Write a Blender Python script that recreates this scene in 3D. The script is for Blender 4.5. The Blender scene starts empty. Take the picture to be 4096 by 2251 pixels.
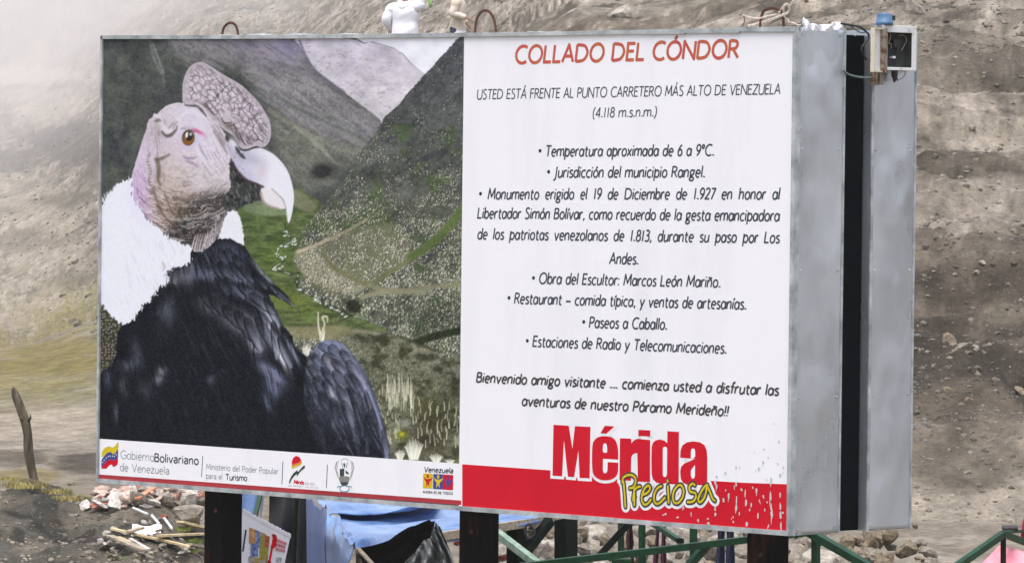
import bpy, bmesh, math, random
import numpy as np
from mathutils import Vector, Matrix
random.seed(7); np.random.seed(7)
R = math.radians
C = bpy.context.scene.collection
scn = bpy.context.scene
# ------------------------------------------------------------------ camera
ZO = 1.5                                    # underside of the billboard above the ground
W, H, D1, G1, D2 = 5.0491, 2.44, 0.3538, 0.2041, 0.3304
CAM = np.array((16.737188, -18.937827, 1.768196+ZO)); FPX = 21066.176
YAW, PIT, ROL = -0.777251, -0.022372, 0.011802
FW = np.array((math.sin(YAW)*math.cos(PIT), math.cos(YAW)*math.cos(PIT), math.sin(PIT)))
_r0 = np.array((math.cos(YAW), -math.sin(YAW), 0)); _u0 = np.cross(_r0, FW)
RT = math.cos(ROL)*_r0+math.sin(ROL)*_u0; UP = -math.sin(ROL)*_r0+math.cos(ROL)*_u0
cd = bpy.data.cameras.new('camera'); cam = bpy.data.objects.new('camera', cd); C.objects.link(cam)
cd.sensor_width = 36; cd.lens = 36*FPX/4096; cd.clip_start = .5; cd.clip_end = 20000
cam.matrix_world = Matrix(((RT[0], UP[0], -FW[0], CAM[0]), (RT[1], UP[1], -FW[1], CAM[1]), (RT[2], UP[2], -FW[2], CAM[2]), (0, 0, 0, 1)))
scn.camera = cam
# ------------------------------------------------------------------ sky, sun, exposure (overcast, thin mist)
SUN_EL, SUN_AZ = 72, 150                    # degrees; azimuth clockwise from +Y
wd = bpy.data.worlds.new('World'); scn.world = wd; wd.use_nodes = True
nt = wd.node_tree; sky = nt.nodes.new('ShaderNodeTexSky'); sky.sky_type = 'NISHITA'; sky.sun_disc = False
sky.sun_elevation = R(SUN_EL); sky.sun_rotation = R(SUN_AZ); sky.altitude = 1500; sky.dust_density = 9; sky.air_density = 1.0; sky.ozone_density = 1
nt.links.new(sky.outputs[0], nt.nodes['Background'].inputs[0]); nt.nodes['Background'].inputs[1].default_value = .12
sl = bpy.data.lights.new('sun', 'SUN'); sl.energy = 1.5; sl.angle = R(50); sl.color = (1, .97, .93)
so = bpy.data.objects.new('sun', sl); C.objects.link(so)
sd_ = Vector((math.sin(R(SUN_AZ))*math.cos(R(SUN_EL)), math.cos(R(SUN_AZ))*math.cos(R(SUN_EL)), math.sin(R(SUN_EL))))
so.rotation_euler = sd_.to_track_quat('Z', 'Y').to_euler(); so.location = (0, -10, 30)
scn.view_settings.view_transform = 'Standard'; scn.view_settings.look = 'None'; scn.view_settings.gamma = 1
scn.view_settings.exposure = 1.68
HAZE = 0.00045
scn.cycles.volume_bounces = 2
# ------------------------------------------------------------------ helpers
def ray(x, y): return FW+RT*((x-2048)/FPX)+UP*((1125.5-y)/FPX)
def at(x, y, d): return CAM+ray(x, y)*d                     # point seen at photo pixel (x, y), d metres deep
def atY(x, y, Y): r = ray(x, y); return CAM+r*((Y-CAM[1])/r[1])
def atX(x, y, X): r = ray(x, y); return CAM+r*((X-CAM[0])/r[0])
def atZ(x, y, z): r = ray(x, y); return CAM+r*((z-CAM[2])/r[2])
def px(P):
    d = np.asarray(P, float)-CAM; z = d@FW
    return 2048+FPX*(d@RT)/z, 1125.5-FPX*(d@UP)/z, z
def h01(ix, iy, seed):
    n = (ix.astype(np.int64)*374761393 + iy.astype(np.int64)*668265263 + seed*974634777) & 0x7fffffff
    n = (n ^ (n >> 13))*1274126177 & 0x7fffffff
    n = (n ^ (n >> 16))*1911520717 & 0x7fffffff
    return ((n ^ (n >> 15)) & 0xffff)/65535.0
def vnoise(x, y, seed=0):
    xi = np.floor(x); yi = np.floor(y); fx = x-xi; fy = y-yi
    fx = fx*fx*(3-2*fx); fy = fy*fy*(3-2*fy)
    a = h01(xi, yi, seed); b = h01(xi+1, yi, seed); c = h01(xi, yi+1, seed); d = h01(xi+1, yi+1, seed)
    return (a*(1-fx)+b*fx)*(1-fy)+(c*(1-fx)+d*fx)*fy
def fbm(x, y, seed=0, octv=4, g=.5):
    s = 0; a = 1; t = 0
    for o in range(octv):
        s = s+a*vnoise(x*2**o+o*17.3, y*2**o-o*9.1, seed+o*13); t += a; a *= g
    return s/t
def worley(x, y, seed=0):
    xi = np.floor(x); yi = np.floor(y)
    f1 = np.full(x.shape, 9.0); f2 = np.full(x.shape, 9.0)
    for dx in (-1, 0, 1):
        for dy in (-1, 0, 1):
            cx = xi+dx; cy = yi+dy
            d = np.hypot(cx+.15+.7*h01(cx, cy, seed)-x, cy+.15+.7*h01(cx, cy, seed+7)-y)
            f2 = np.minimum(f2, np.maximum(f1, d)); f1 = np.minimum(f1, d)
    return f1, f2
def catmull(P, closed=True, k=5):
    P = np.asarray(P, float); n = len(P); out = []
    rng = range(n) if closed else range(n-1)
    for i in rng:
        if closed: p0, p1, p2, p3 = P[i-1], P[i], P[(i+1) % n], P[(i+2) % n]
        else: p0, p1, p2, p3 = P[max(i-1, 0)], P[i], P[i+1], P[min(i+2, n-1)]
        for j in range(k):
            t = j/k
            out.append(.5*((2*p1)+(p2-p0)*t+(2*p0-5*p1+4*p2-p3)*t*t+(3*p1-p0-3*p2+p3)*t**3))
    if not closed: out.append(P[-1])
    return np.array(out)
def Z(ox, oy, sc=2.0225):
    return lambda *p: [(ox+a/sc, oy+b/sc) for a, b in p]
ZA, ZB, ZC, ZD, ZE, ZF = Z(400, 100), Z(1100, 100), Z(400, 750), Z(1100, 750), Z(380, 1350), Z(1100, 1350)
ZG = Z(400, 120, 2349/1460); ZH = Z(400, 900, 2067/1460)
def lin(c):
    c = np.clip(np.asarray(c, float)/255, 0, 1)
    return np.where(c <= .04045, c/12.92, ((c+.055)/1.055)**2.4)

class Canvas:
    def __init__(s, X, Y):
        s.X, s.Y = X, Y; s.C = np.zeros(X.shape+(3,))
    def sd(s, P, pad=60):
        """signed distance to polygon P (negative inside), far value outside the padded box"""
        P = np.asarray(P, float); X, Y = s.X, s.Y
        m = (X > P[:, 0].min()-pad) & (X < P[:, 0].max()+pad) & (Y > P[:, 1].min()-pad) & (Y < P[:, 1].max()+pad)
        x, y = X[m], Y[m]; d = np.full(x.shape, 1e9); ins = np.zeros(x.shape, bool)
        for a, b in zip(P, np.roll(P, -1, 0)):
            e = b-a; L = e@e+1e-9
            t = np.clip(((x-a[0])*e[0]+(y-a[1])*e[1])/L, 0, 1)
            d = np.minimum(d, (x-a[0]-t*e[0])**2+(y-a[1]-t*e[1])**2)
            if a[1] != b[1]:
                ins ^= ((a[1] > y) != (b[1] > y)) & (x < (b[0]-a[0])*(y-a[1])/(b[1]-a[1])+a[0])
        d = np.sqrt(d); d[ins] *= -1
        out = np.full(X.shape, 1e3); out[m] = d
        return out
    def mask(s, P, f=3, rough=0, rs=9, seed=1, smooth=True, stretch=(1, 1), pad=60):
        P = catmull(P) if smooth else np.asarray(P, float)
        d = s.sd(P, pad)
        if rough: d = d+rough*2*(fbm(s.X/rs*stretch[0], s.Y/rs*stretch[1], seed, 3)-.5)
        return np.clip(.5-d/f, 0, 1)
    def put(s, m, col):
        col = np.asarray(col, float)
        s.C = s.C*(1-m[..., None])+col*m[..., None]
    def mul(s, m, k):
        s.C = s.C*(1+(k-1)*m[..., None])
    def line(s, P, w, smooth=True, f=3, pad=30):
        P = catmull(P, False) if smooth else np.asarray(P, float)
        X, Y = s.X, s.Y; n = len(P)
        w = np.interp(np.linspace(0, 1, n), np.linspace(0, 1, len(w)), w) if hasattr(w, '__len__') else np.full(n, w)
        pad += w.max()
        m = (X > P[:, 0].min()-pad) & (X < P[:, 0].max()+pad) & (Y > P[:, 1].min()-pad) & (Y < P[:, 1].max()+pad)
        x, y = X[m], Y[m]; d = np.full(x.shape, 1e3)
        for i in range(n-1):
            a, b = P[i], P[i+1]; e = b-a; L = e@e+1e-9
            t = np.clip(((x-a[0])*e[0]+(y-a[1])*e[1])/L, 0, 1)
            d = np.minimum(d, np.hypot(x-a[0]-t*e[0], y-a[1]-t*e[1])-(w[i]+(w[i+1]-w[i])*t)/2)
        out = np.zeros(X.shape); out[m] = np.clip(.5-d/f, 0, 1)
        return out
    def ell(s, c, rx, ry, ang=0, f=.15):
        a = math.radians(ang); dx = s.X-c[0]; dy = s.Y-c[1]
        u = (dx*math.cos(a)+dy*math.sin(a))/rx; v = (-dx*math.sin(a)+dy*math.cos(a))/ry
        return np.clip((1+f/2-np.hypot(u, v))/f, 0, 1)
    def soft(s, c, rx, ry, ang=0):
        a = math.radians(ang); dx = s.X-c[0]; dy = s.Y-c[1]
        u = (dx*math.cos(a)+dy*math.sin(a))/rx; v = (-dx*math.sin(a)+dy*math.cos(a))/ry
        return np.exp(-1.6*(u*u+v*v))
    def streak(s, ang, lx, ly, seed):
        a = math.radians(ang)
        return fbm((s.X*math.cos(a)+s.Y*math.sin(a))/lx, (-s.X*math.sin(a)+s.Y*math.cos(a))/ly, seed, 3)

def paint_condor(X, Y):
    c = Canvas(X, Y); rs = np.random.RandomState(4)
    one = np.ones(X.shape)
    n1 = fbm(X/70, Y/50, 1, 5, .6); n2 = fbm(X/9, Y/9, 2, 3, .7); grain = fbm(X/4.5, Y/4.5, 5, 2)
    # ---- hillsides behind the bird
    c.put(one, (70, 74, 70))
    c.put(np.clip((n1-.42)*2.2, 0, 1), (92, 96, 86))
    c.put(np.clip((fbm(X/45, Y/60, 31, 4)-.55)*3, 0, .8), (52, 56, 60))
    up = c.mask(ZG((470, 40), (520, 150), (700, 225), (900, 250), (1080, 480), (1300, 640), (1600, 780), (1830, 600), (1560, 400), (1330, 200), (1260, 40)), 60)
    c.put(up*.95, np.array((124, 122, 124))+((n2-.5)*60)[..., None])
    c.put(c.soft(ZG((1000, 110))[0], 190, 60, 22)*.8, (134, 128, 142))
    c.put(c.soft(ZG((1200, 110))[0], 90, 45, 35)*.8, (120, 114, 142))
    lo = c.mask(ZG((1090, 520), (1250, 620), (1480, 700), (1700, 760), (1560, 900), (1420, 1030), (1250, 1000), (1150, 800)), 50)
    c.put(lo*.85, np.array((108, 110, 100))+((n2-.5)*60)[..., None])
    st = fbm((X*.857+Y*.515)/70+.6*fbm(X/90, Y/90, 12, 2), (-X*.515+Y*.857)/13+1.2*fbm(X/60, Y/60, 13, 3), 11, 4, .6)
    upm = np.clip((X-640)/120, 0, 1)*np.clip((800-Y)/120, 0, 1)
    c.put(np.clip((st-.55)*3.0, 0, .35)*upm, (142, 142, 136))
    c.put(np.clip((.42-st)*3.0, 0, .3)*upm, (70, 72, 72))
    for P, w, col in [((( 320, 70), (350, 190), (400, 290), (415, 330)), 9, (120, 122, 122)), (((340, 90), (385, 210), (410, 280)), 6, (150, 150, 150)),
                      (((60, 410), (110, 440), (200, 470)), 5, (92, 104, 84)), (((80, 130), (180, 240), (250, 300)), 6, (88, 96, 86)),
                      (((470, 60), (490, 120), (560, 180), (700, 210), (790, 250)), 10, (125, 122, 120)), (((920, 265), (1010, 275), (1120, 320)), 8, (150, 148, 142)),
                      (((1090, 520), (1200, 590), (1330, 660), (1430, 760), (1500, 850)), 16, (128, 128, 112)), (((1400, 700), (1500, 740), (1620, 790), (1690, 770)), 18, (130, 134, 116)),
                      (((1250, 620), (1300, 660), (1400, 740), (1520, 860)), 8, (150, 148, 130)), (((1400, 520), (1560, 590), (1690, 680)), 9, (104, 110, 96)),
                      (((1300, 820), (1360, 850), (1420, 850)), 20, (112, 110, 98)), (((1560, 640), (1640, 700), (1720, 740)), 10, (116, 126, 104)),
                      (((1100, 400), (1300, 520), (1560, 640), (1700, 700)), 12, (86, 92, 84)), (((830, 130), (1050, 170), (1280, 230)), 10, (140, 136, 140))]:
        c.put(c.line(ZG(*P), w, f=10)*.75*np.clip(.3+fbm(X/14, Y/8, 77, 3), 0, 1), col)
    c.put(np.clip(c.soft(ZG((1430, 910))[0], 55, 36, -8)*1.6*(.4+n2), 0, .9), (42, 42, 44))
    # far pale mountain and the sky
    mt = c.mask(ZB((185, 105), (590, 112), (720, 150), (780, 142), (960, 190), (1030, 235), (1100, 310), (1215, 400), (1150, 480), (1000, 650), (890, 745), (862, 795), (820, 740), (560, 545), (330, 370), (265, 275), (210, 180)), 5, 2, 8)
    g = np.clip((Y-160)/300, 0, 1)[..., None]
    mc = np.array((190, 185, 194))*(1-g)+np.array((202, 198, 198))*g
    mc = mc+((fbm(X/30, Y/20, 41, 4)-.5)*46)[..., None]
    c.put(mt, mc)
    c.put(mt*np.clip((fbm(X/12, Y/6, 43, 3)-.60)*4, 0, .55)*np.clip((fbm(X/60, Y/50, 63, 2)-.35)*4, 0, 1), (136, 130, 146))
    c.put(mt*np.clip((c.streak(35, 50, 9, 44)-.55)*2, 0, .6), (184, 177, 194))
    c.put(c.line(ZB((200, 130), (260, 270), (330, 370), (430, 450), (560, 545)), 9, f=6)*.7, (96, 90, 112))
    c.put(c.line(ZB((720, 150), (790, 142), (960, 190), (1035, 240), (1100, 310), (1215, 400)), 4, f=5)*.5, (150, 148, 180))
    c.put(c.mask(ZB((590, 80), (1500, 80), (1495, 105), (1216, 402), (1100, 308), (1035, 232), (960, 186), (790, 136), (720, 144)), 3, smooth=False), (218, 220, 224))
    # ---- right slope
    R = ZB((1495, 95), (1560, 95)) + ZD((1560, 2400), (0, 2400), (0, 600), (180, 520), (150, 340), (350, 170)) + ZB((450, 1400), (600, 1200), (625, 1110), (710, 1000), (805, 890), (895, 740), (1010, 640), (1060, 570), (1150, 470), (1215, 400))
    rm = c.mask(R, 4, 5, 7, smooth=False)
    v = np.clip((Y-150)/900, 0, 1)[..., None]
    rc = np.array((76, 79, 82))*(1-v)+np.array((84, 88, 74))*v
    c.put(rm, rc+((n1-.5)*40)[..., None]+((n2-.5)*34)[..., None])
    c.put(rm*np.clip((c.streak(-38, 60, 14, 51)-.55)*4, 0, .7), (56, 60, 62))
    c.put(rm*np.clip((fbm(X/60, Y/60, 52, 3)-.55)*4, 0, .6)*(Y > 500), (72, 90, 54))
    # ---- valley floor
    vf = c.mask(ZC((1120, 120), (1300, 120)) + ZG((1250, 1030), (1330, 1060), (1420, 1120), (1380, 1200)) + ZD((240, 330), (190, 430), (180, 520), (160, 600), (250, 700), (190, 800), (330, 900), (560, 1000), (700, 1060), (900, 1150), (700, 1200), (0, 1120), (-300, 900)) + ZC((1150, 700)), 8, 8, 20)
    c.put(vf, np.array((86, 100, 62))+((fbm(X/40, Y/13, 61, 4)-.5)*70)[..., None]*np.array((1, 1, .7)))
    c.put(vf*c.soft(ZD((150, 930))[0], 130, 60, 20)*.9, (112, 126, 56))
    c.put(vf*c.soft(ZC((1400, 560))[0], 70, 60, 40)*.7, (104, 124, 52))
    c.put(vf*np.clip((fbm(X/40, Y/8, 62, 3)-.56)*4, 0, .6), (60, 72, 46))
    c.put(c.mask(ZG((930, 1120), (1050, 1090), (1180, 1150), (1200, 1190), (1040, 1190), (940, 1170)), 12, 5)*.7, (124, 138, 108))
    c.put(c.mask(ZG((1250, 1030), (1330, 1070), (1400, 1140), (1330, 1170), (1250, 1130)), 12, 5)*.8, (120, 122, 96))
    # light spur and gullies
    c.put(c.mask(ZD((180, 520), (430, 420), (600, 340), (1000, 300), (1100, 560), (900, 700), (760, 800), (560, 900), (330, 800), (230, 720)), 20, 10, 20)*.55, (128, 126, 100))
    c.put(c.mask(ZD((180, 520), (330, 490), (420, 560), (620, 720), (760, 790), (600, 860), (330, 760), (230, 700), (170, 610)), 14, 8)*.6, (158, 154, 130))
    # frailejones: thousands of small pale ticks standing on the slopes
    cell = 8.0
    for lay in range(3):
        u = X/cell+lay*.37; w_ = Y/(cell*1.5)+lay*.61
        iu, iw = np.floor(u), np.floor(w_)
        px = iu+.2+.6*h01(iu, iw, 100+lay); pw = iw+.2+.6*h01(iu, iw, 200+lay)
        keep = h01(iu, iw, 300+lay)
        dens = .14+.44*np.clip((Y-640)/420, 0, 1)+.9*(fbm(X/60, Y/45, 91, 4)-.5)*2
        sz = .16+.16*np.clip((Y-400)/800, 0, 1)+.12*h01(iu, iw, 500+lay)
        m = np.clip((sz-np.hypot(u-px, (w_-pw)*.8))/.10, 0, 1)*(keep < dens)
        ar = np.clip(rm*.95, 0, 1)*(1-vf*.93)*(1-mt)
        b = h01(iu, iw, 400+lay)
        c.put(m*ar*(.4+.6*b), np.stack([112+88*b*np.clip(.15+Y/1100, 0, 1), 112+87*b*np.clip(.15+Y/1100, 0, 1), 98+78*b*np.clip(.15+Y/1100, 0, 1)], -1))
        md = np.clip((sz-np.hypot(u-px-.22, (w_-pw-.3)*.8))/.14, 0, 1)*(keep < dens)
        c.put(md*ar*.7*(1-m), (40, 46, 38))
    c.put(rm*np.clip((c.soft(ZD((1250, 1060))[0], 170, 60, 6)), 0, 1)*.55*np.clip(n2*1.6, 0, 1), (40, 50, 36))
    for P, w, col in [(((180, 520), (320, 470), (430, 420)), 9, (178, 168, 142)), (((430, 420), (560, 360), (740, 260)), 6, (160, 150, 122)),
                      (((390, 540), (470, 640), (620, 730), (760, 780), (900, 700), (1080, 590), (1250, 450), (1530, 170)), 15, (106, 108, 78)),
                      (((760, 790), (900, 830), (1100, 830), (1300, 800), (1530, 780)), 14, (124, 124, 98)), (((700, 890), (900, 840), (1200, 850)), 16, (134, 134, 108)),
                      (((1100, 560), (1250, 470), (1400, 330), (1530, 150)), 24, (84, 100, 58)), (((0, 1110), (200, 1120), (480, 1100), (640, 1020)), 6, (66, 72, 50)),
                      (((430, 960), (560, 1000), (620, 1040)), 10, (60, 64, 46)), (((830, 1180), (980, 1210), (1160, 1260), (1300, 1330)), 9, (60, 64, 50)),
                      (((640, 1160), (800, 1180), (960, 1220), (1100, 1280), (1340, 1360)), 12, (164, 162, 142)), (((1160, 1250), (1300, 1200), (1530, 1150)), 22, (42, 48, 34)),
                      (((1380, 1400), (1460, 1420), (1540, 1450)), 5, (170, 170, 152))]:
        c.put(c.line(ZD(*P), w*1.3, f=10)*np.clip(.55+fbm(X/10, Y/8, 71, 3), 0, 1), col)
    c.put(c.mask(ZD((0, 1110), (200, 1125), (480, 1110), (640, 1160), (500, 1230), (300, 1230), (100, 1200)), 16)*.8, (128, 124, 92))
    low = c.mask(ZD((500, 1200), (650, 1150), (900, 1180), (1200, 1290), (1400, 1380), (1545, 1420)) + ZF((1545, 1050), (900, 1050), (860, 600), (700, 220), (500, 0)), 20, 8)
    c.put(low*.7, np.array((104, 104, 84))+((n2-.5)*70)[..., None])
    c.put(low*np.clip((fbm(X/35, Y/25, 81, 4)-.5)*4, 0, .85), (52, 54, 38))
    c.put(np.clip(c.soft(ZF((1300, 750))[0], 120, 130, 10)*(n1+.35), 0, .8), (62, 58, 44))
    c.put(np.clip(c.soft(ZF((1250, 560))[0], 90, 60, 10)*(n1+.3), 0, .8), (70, 72, 44))
    c.put(c.mask(ZD((580, 930), (640, 910), (690, 950), (680, 1010), (600, 1000)), 8, 5)*.9, (40, 40, 34))
    # stream
    for P, w in ((ZC((1500, 300), (1515, 380), (1560, 430), (1450, 490), (1430, 560), (1490, 590), (1400, 660), (1540, 700), (1590, 780)), 7), (ZD((190, 690), (180, 800), (260, 860), (340, 900), (450, 970), (580, 1030)), 8)):
        c.put(c.line(P, w, f=6)*.8, (44, 52, 38)); c.put(c.line(P, w*.4, f=3)*np.clip((fbm(X/12, Y/12, 96, 2)-.42)*5, 0, 1), (196, 202, 198))
    # stream stones
    for P in [ZC((1510, 340), (1500, 390), (1575, 420), (1540, 460), (1440, 500), (1440, 560), (1500, 570), (1400, 665), (1520, 620)), ZD((330, 880), (360, 930), (480, 985), (560, 1030)), ZD((60, 640), (0, 660)), ZD((190, 820), (240, 850))]:
        for q in catmull(P, False, 4):
            if rs.rand() < .75:
                c.put(c.ell(q+rs.randn(2)*4, 3+rs.rand()*5, 2+rs.rand()*3, -20, .5)*.85, (205, 208, 200))
    # pale plants lower right
    for i in range(150):
        if i < 60: x, y, L = 1545+rs.rand()*110, 1560+rs.rand()*90, 40+rs.rand()*40
        elif i < 110: x, y, L = 1640+rs.rand()*205, 1620+rs.rand()*170, 14+rs.rand()*40
        else: x, y, L = 1480+rs.rand()*120, 1560+rs.rand()*220, 14+rs.rand()*24
        k = 150+rs.rand()*70
        c.put(c.line([(x, y), (x+rs.randn()*2, y-L*.5), (x+rs.randn()*4, y-L)], [4, 3.5, 2], f=3)*.85, (k, k, k*.86))
    for (bx, by, w, n, L) in [(1655, 1835, 30, 13, 85), (1745, 1846, 22, 8, 36), (1600, 1835, 16, 8, 40), (1590, 1750, 12, 8, 40), (1225, 1420, 14, 7, 50), (1290, 1360, 7, 3, 60), (1800, 1850, 14, 6, 16)]:
        for k in range(n):
            f = (k/(n-1)-.5)*2 if n > 1 else 0
            x = bx+f*w; q = 205+rs.rand()*30
            c.put(c.line([(bx+f*w*.5, by), (x, by-L*.5), (x+f*w*.25, by-L*(1-.3*f*f)*(.8+.2*rs.rand()))], [6, 5, 2], f=3)*.9, (q, q, q*.92))
    c.put(c.line(ZD((370, 1230), (350, 1100), (350, 1010)), [8, 7, 4], f=4), (196, 194, 172))
    c.put(c.line(ZD((370, 1230), (400, 1110), (385, 1050), (420, 1045), (425, 1090)), [8, 7, 9, 9, 3], f=4), (190, 186, 160))
    c.put(np.clip(c.soft(ZF((1020, 790))[0], 30, 26)*1.4*(n2+.4), 0, .9), (96, 104, 40))
    c.put(np.clip(c.soft(ZF((1030, 780))[0], 12, 10)*1.4*(n2+.3), 0, .9), (180, 170, 50))
    c.put(np.clip(c.soft(ZF((1040, 690))[0], 35, 18)*1.2*(n2+.3), 0, .8), (150, 156, 140))
    # lower-left corner scrub
    sc = c.mask(ZC((0, 900), (40, 980), (110, 1060), (170, 1110), (140, 1180), (130, 1300), (130, 1416)) + ZE((175, 130), (120, 240), (30, 280), (0, 0)), 6, 4)
    f1, f2 = worley(X/13, Y/13, 5)
    c.put(sc, (58, 56, 46)); c.put(sc*np.clip((.42-f1)*3, 0, 1)*(n1+.35), (150, 148, 140)); c.put(sc*np.clip((n2-.62)*6, 0, .8), (88, 84, 40))
    c.C = c.C*(1.10+.07*np.clip((fbm(X/90, Y/70, 98, 3)-.5)*4, -1, 1))[..., None]
    # ---- body
    body = ZC((745, 500), (800, 510), (880, 470), (950, 415), (1050, 400), (1110, 440), (1175, 485), (1225, 560), (1285, 640), (1350, 725), (1400, 770), (1480, 845), (1545, 945), (1480, 915), (1420, 880), (1365, 865), (1395, 930), (1435, 1010), (1485, 1120), (1560, 1200)) + ZF((150, 65), (205, 115), (262, 165), (270, 260), (400, 400), (700, 700), (930, 985), (930, 1060), (200, 1060), (-300, 1060), (-760, 1060), (-1440, 840)) + ZE((38, 300), (70, 262), (130, 225), (172, 130), (160, 0)) + ZC((130, 1300), (140, 1180), (172, 1100), (280, 1040), (420, 860), (520, 700), (640, 600))
    bm = c.mask(body, 4, 5, 12, 21, smooth=False, stretch=(1.6, .5))
    c.put(bm, (27, 33, 39))
    fs = c.streak(78, 60, 5.5, 22); fl = c.streak(60, 60, 6, 23)
    dk = np.clip(.45+.95*fs, 0, 1.3)
    for p, rx, ry, ang, col, k in [((720, 690), 50, 75, 10, (92, 90, 96), .75), ((610, 720), 42, 60, 20, (104, 100, 100), .8), ((900, 560), 75, 50, 10, (62, 68, 84), .8),
                                   ((1050, 560), 90, 70, 35, (66, 68, 92), .9), ((850, 700), 110, 40, 12, (76, 80, 104), .85), ((1100, 720), 110, 36, 25, (78, 84, 106), .8), ((1330, 690), 90, 20, 48, (120, 122, 136), .9),
                                   ((1450, 860), 75, 14, 45, (96, 100, 118), .95), ((1180, 860), 130, 30, 18, (86, 92, 118), .9), ((1330, 960), 130, 30, 42, (132, 134, 152), .95), ((1390, 1060), 70, 16, 58, (176, 178, 196), .8),
                                   ((900, 950), 90, 60, 30, (70, 66, 72), .8), ((1120, 1080), 110, 60, 25, (96, 90, 100), .9), ((1230, 1160), 110, 46, 45, (124, 124, 142), .8), ((1390, 1200), 120, 30, 60, (150, 150, 170), .9),
                                   ((1460, 1330), 110, 22, 68, (170, 168, 186), .85), ((1560, 1330), 90, 16, 62, (120, 124, 150), .7), ((540, 1000), 90, 50, 80, (66, 72, 82), .6), ((300, 1350), 90, 30, 80, (52, 58, 68), .7)]:
        q = ZC(p)[0]
        c.put(np.clip(bm*c.soft(q, rx*.75, ry*.75, ang)*k*dk*1.8, 0, 1), np.minimum(np.array(col)*1.15, 225))
    for p, rx, ry, ang, col, k in [((1430, 290), 100, 36, 40, (100, 104, 136), .9), ((1440, 400), 70, 40, 60, (86, 92, 124), .8), ((1500, 120), 90, 20, 66, (196, 194, 210), .75), ((1290, 60), 60, 36, 55, (140, 136, 152), .8), ((1400, 520), 60, 26, 75, (66, 72, 98), .8),
                                   ((540, 270), 30, 30, 30, (104, 104, 106), .6), ((510, 340), 30, 36, 50, (92, 98, 106), .6), ((280, 220), 40, 60, 80, (62, 66, 78), .7), ((170, 600), 60, 16, 85, (66, 70, 76), .7), ((230, 380), 70, 30, 80, (60, 62, 66), .6), ((940, 340), 30, 30, 60, (64, 68, 80), .6), ((420, 420), 60, 60, 60, (46, 50, 56), .5), ((100, 330), 60, 24, 88, (60, 64, 90), .6)]:
        q = ZE(p)[0]
        c.put(np.clip(bm*c.soft(q, rx*.75, ry*.75, ang)*k*dk*1.8, 0, 1), np.minimum(np.array(col)*1.15, 225))
    c.put(np.clip(bm*(fl-.6)*2.5, 0, .4)*c.soft((860, 1500), 420, 420), (70, 74, 88))
    c.put(bm*np.clip((.38-fs)*4, 0, .35), (16, 20, 24))
    for P in [((1050, 820), (1060, 880), (1040, 920)), ((770, 600), (780, 680), (785, 720)), ((570, 820), (575, 880), (585, 910)), ((1370, 780), (1500, 870), (1540, 935)), ((1200, 1180), (1240, 1260), (1245, 1350)), ((1100, 930), (1250, 970), (1300, 1060), (1330, 1200)), ((1330, 900), (1420, 1010), (1480, 1180))]:
        c.put(c.line(ZC(*P), [3, 9, 4], f=8)*.8, (18, 22, 27))
    def feather(p, L, w, ang, tip, k):
        a = math.radians(ang); q = ZC(p)[0] if len(p) == 2 else ZF(p[:2])[0]
        dx, dy = X-q[0], Y-q[1]; uu = (dx*math.cos(a)+dy*math.sin(a))/L; vv = (-dx*math.sin(a)+dy*math.cos(a))/(w*np.clip(1.15-np.abs(uu)**2.2*.6, .2, 2))
        m = np.clip((1-np.maximum(np.abs(uu), np.abs(vv)))*w/2.2, 0, 1)*(uu*uu+.6*vv*vv < 1.15)
        barb = .75+.5*fbm(uu*3+vv*9, vv*2+7, int(q[0]) % 50, 2)
        c.put(m*k, np.array((20, 25, 30))+(np.clip(.35+.65*uu, 0, 1)*np.clip(1.2-np.abs(vv), 0, 1)*barb)[..., None]*((.6*np.array(tip)+.4*np.mean(tip)*np.array((.97, 1.0, 1.04)))*1.35-np.array((20, 25, 30))))
        c.put(m*np.clip((vv-.45)*2.5, 0, 1)*k*.8, (18, 22, 27))
    for x0, y0, L, w, ang, tip in ((900, 560, 30, 13, 62, (78, 84, 102)), (980, 570, 32, 13, 60, (86, 90, 108)), (1060, 560, 32, 13, 56, (84, 88, 112)), (1140, 600, 34, 13, 52, (92, 96, 118)), (840, 640, 34, 14, 70, (74, 80, 98)), (930, 660, 36, 14, 66, (84, 90, 112)), (1020, 670, 36, 14, 60, (88, 94, 118)), (1110, 690, 36, 14, 56, (92, 98, 122)), (1200, 700, 36, 14, 52, (92, 96, 118)),
                                   (1290, 740, 36, 12, 48, (104, 108, 128)), (1000, 790, 40, 15, 60, (78, 84, 106)), (1100, 820, 44, 15, 50, (88, 92, 118)), (1210, 870, 46, 15, 44, (96, 100, 126)), (1310, 930, 46, 14, 48, (122, 124, 144)), (1390, 1020, 46, 12, 58, (160, 162, 182)), (880, 930, 42, 17, 62, (74, 72, 80)), (960, 970, 42, 17, 56, (84, 80, 90)), (1080, 1060, 52, 18, 48, (100, 96, 108)), (1170, 1120, 54, 18, 54, (120, 118, 134)), (1250, 1190, 54, 18, 62, (128, 128, 148)),
                                   (1340, 1170, 54, 15, 60, (140, 140, 162)), (1420, 1230, 54, 14, 66, (156, 156, 178)), (1490, 1330, 54, 13, 68, (150, 150, 174)), (600, 700, 30, 14, 100, (104, 100, 100)), (690, 640, 30, 14, 96, (76, 78, 84)), (580, 860, 34, 15, 96, (70, 74, 82)), (500, 940, 34, 14, 100, (62, 66, 74)), (1480, 880, 44, 9, 46, (100, 104, 126))):
        feather((x0+rs.randn()*9, y0+rs.randn()*9), L*(1.2+.4*rs.rand()), w*(1+.4*rs.rand()), ang+rs.randn()*6, tip, .55)
    # ---- folded wing
    wing = ZF((262, 160), (300, 105), (350, 50), (410, 22), (480, 22), (545, 48), (605, 105), (665, 185), (722, 260), (772, 360), (812, 470), (855, 600), (895, 740), (922, 870), (940, 1060), (500, 1060), (300, 800), (230, 500), (240, 280))
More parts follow.
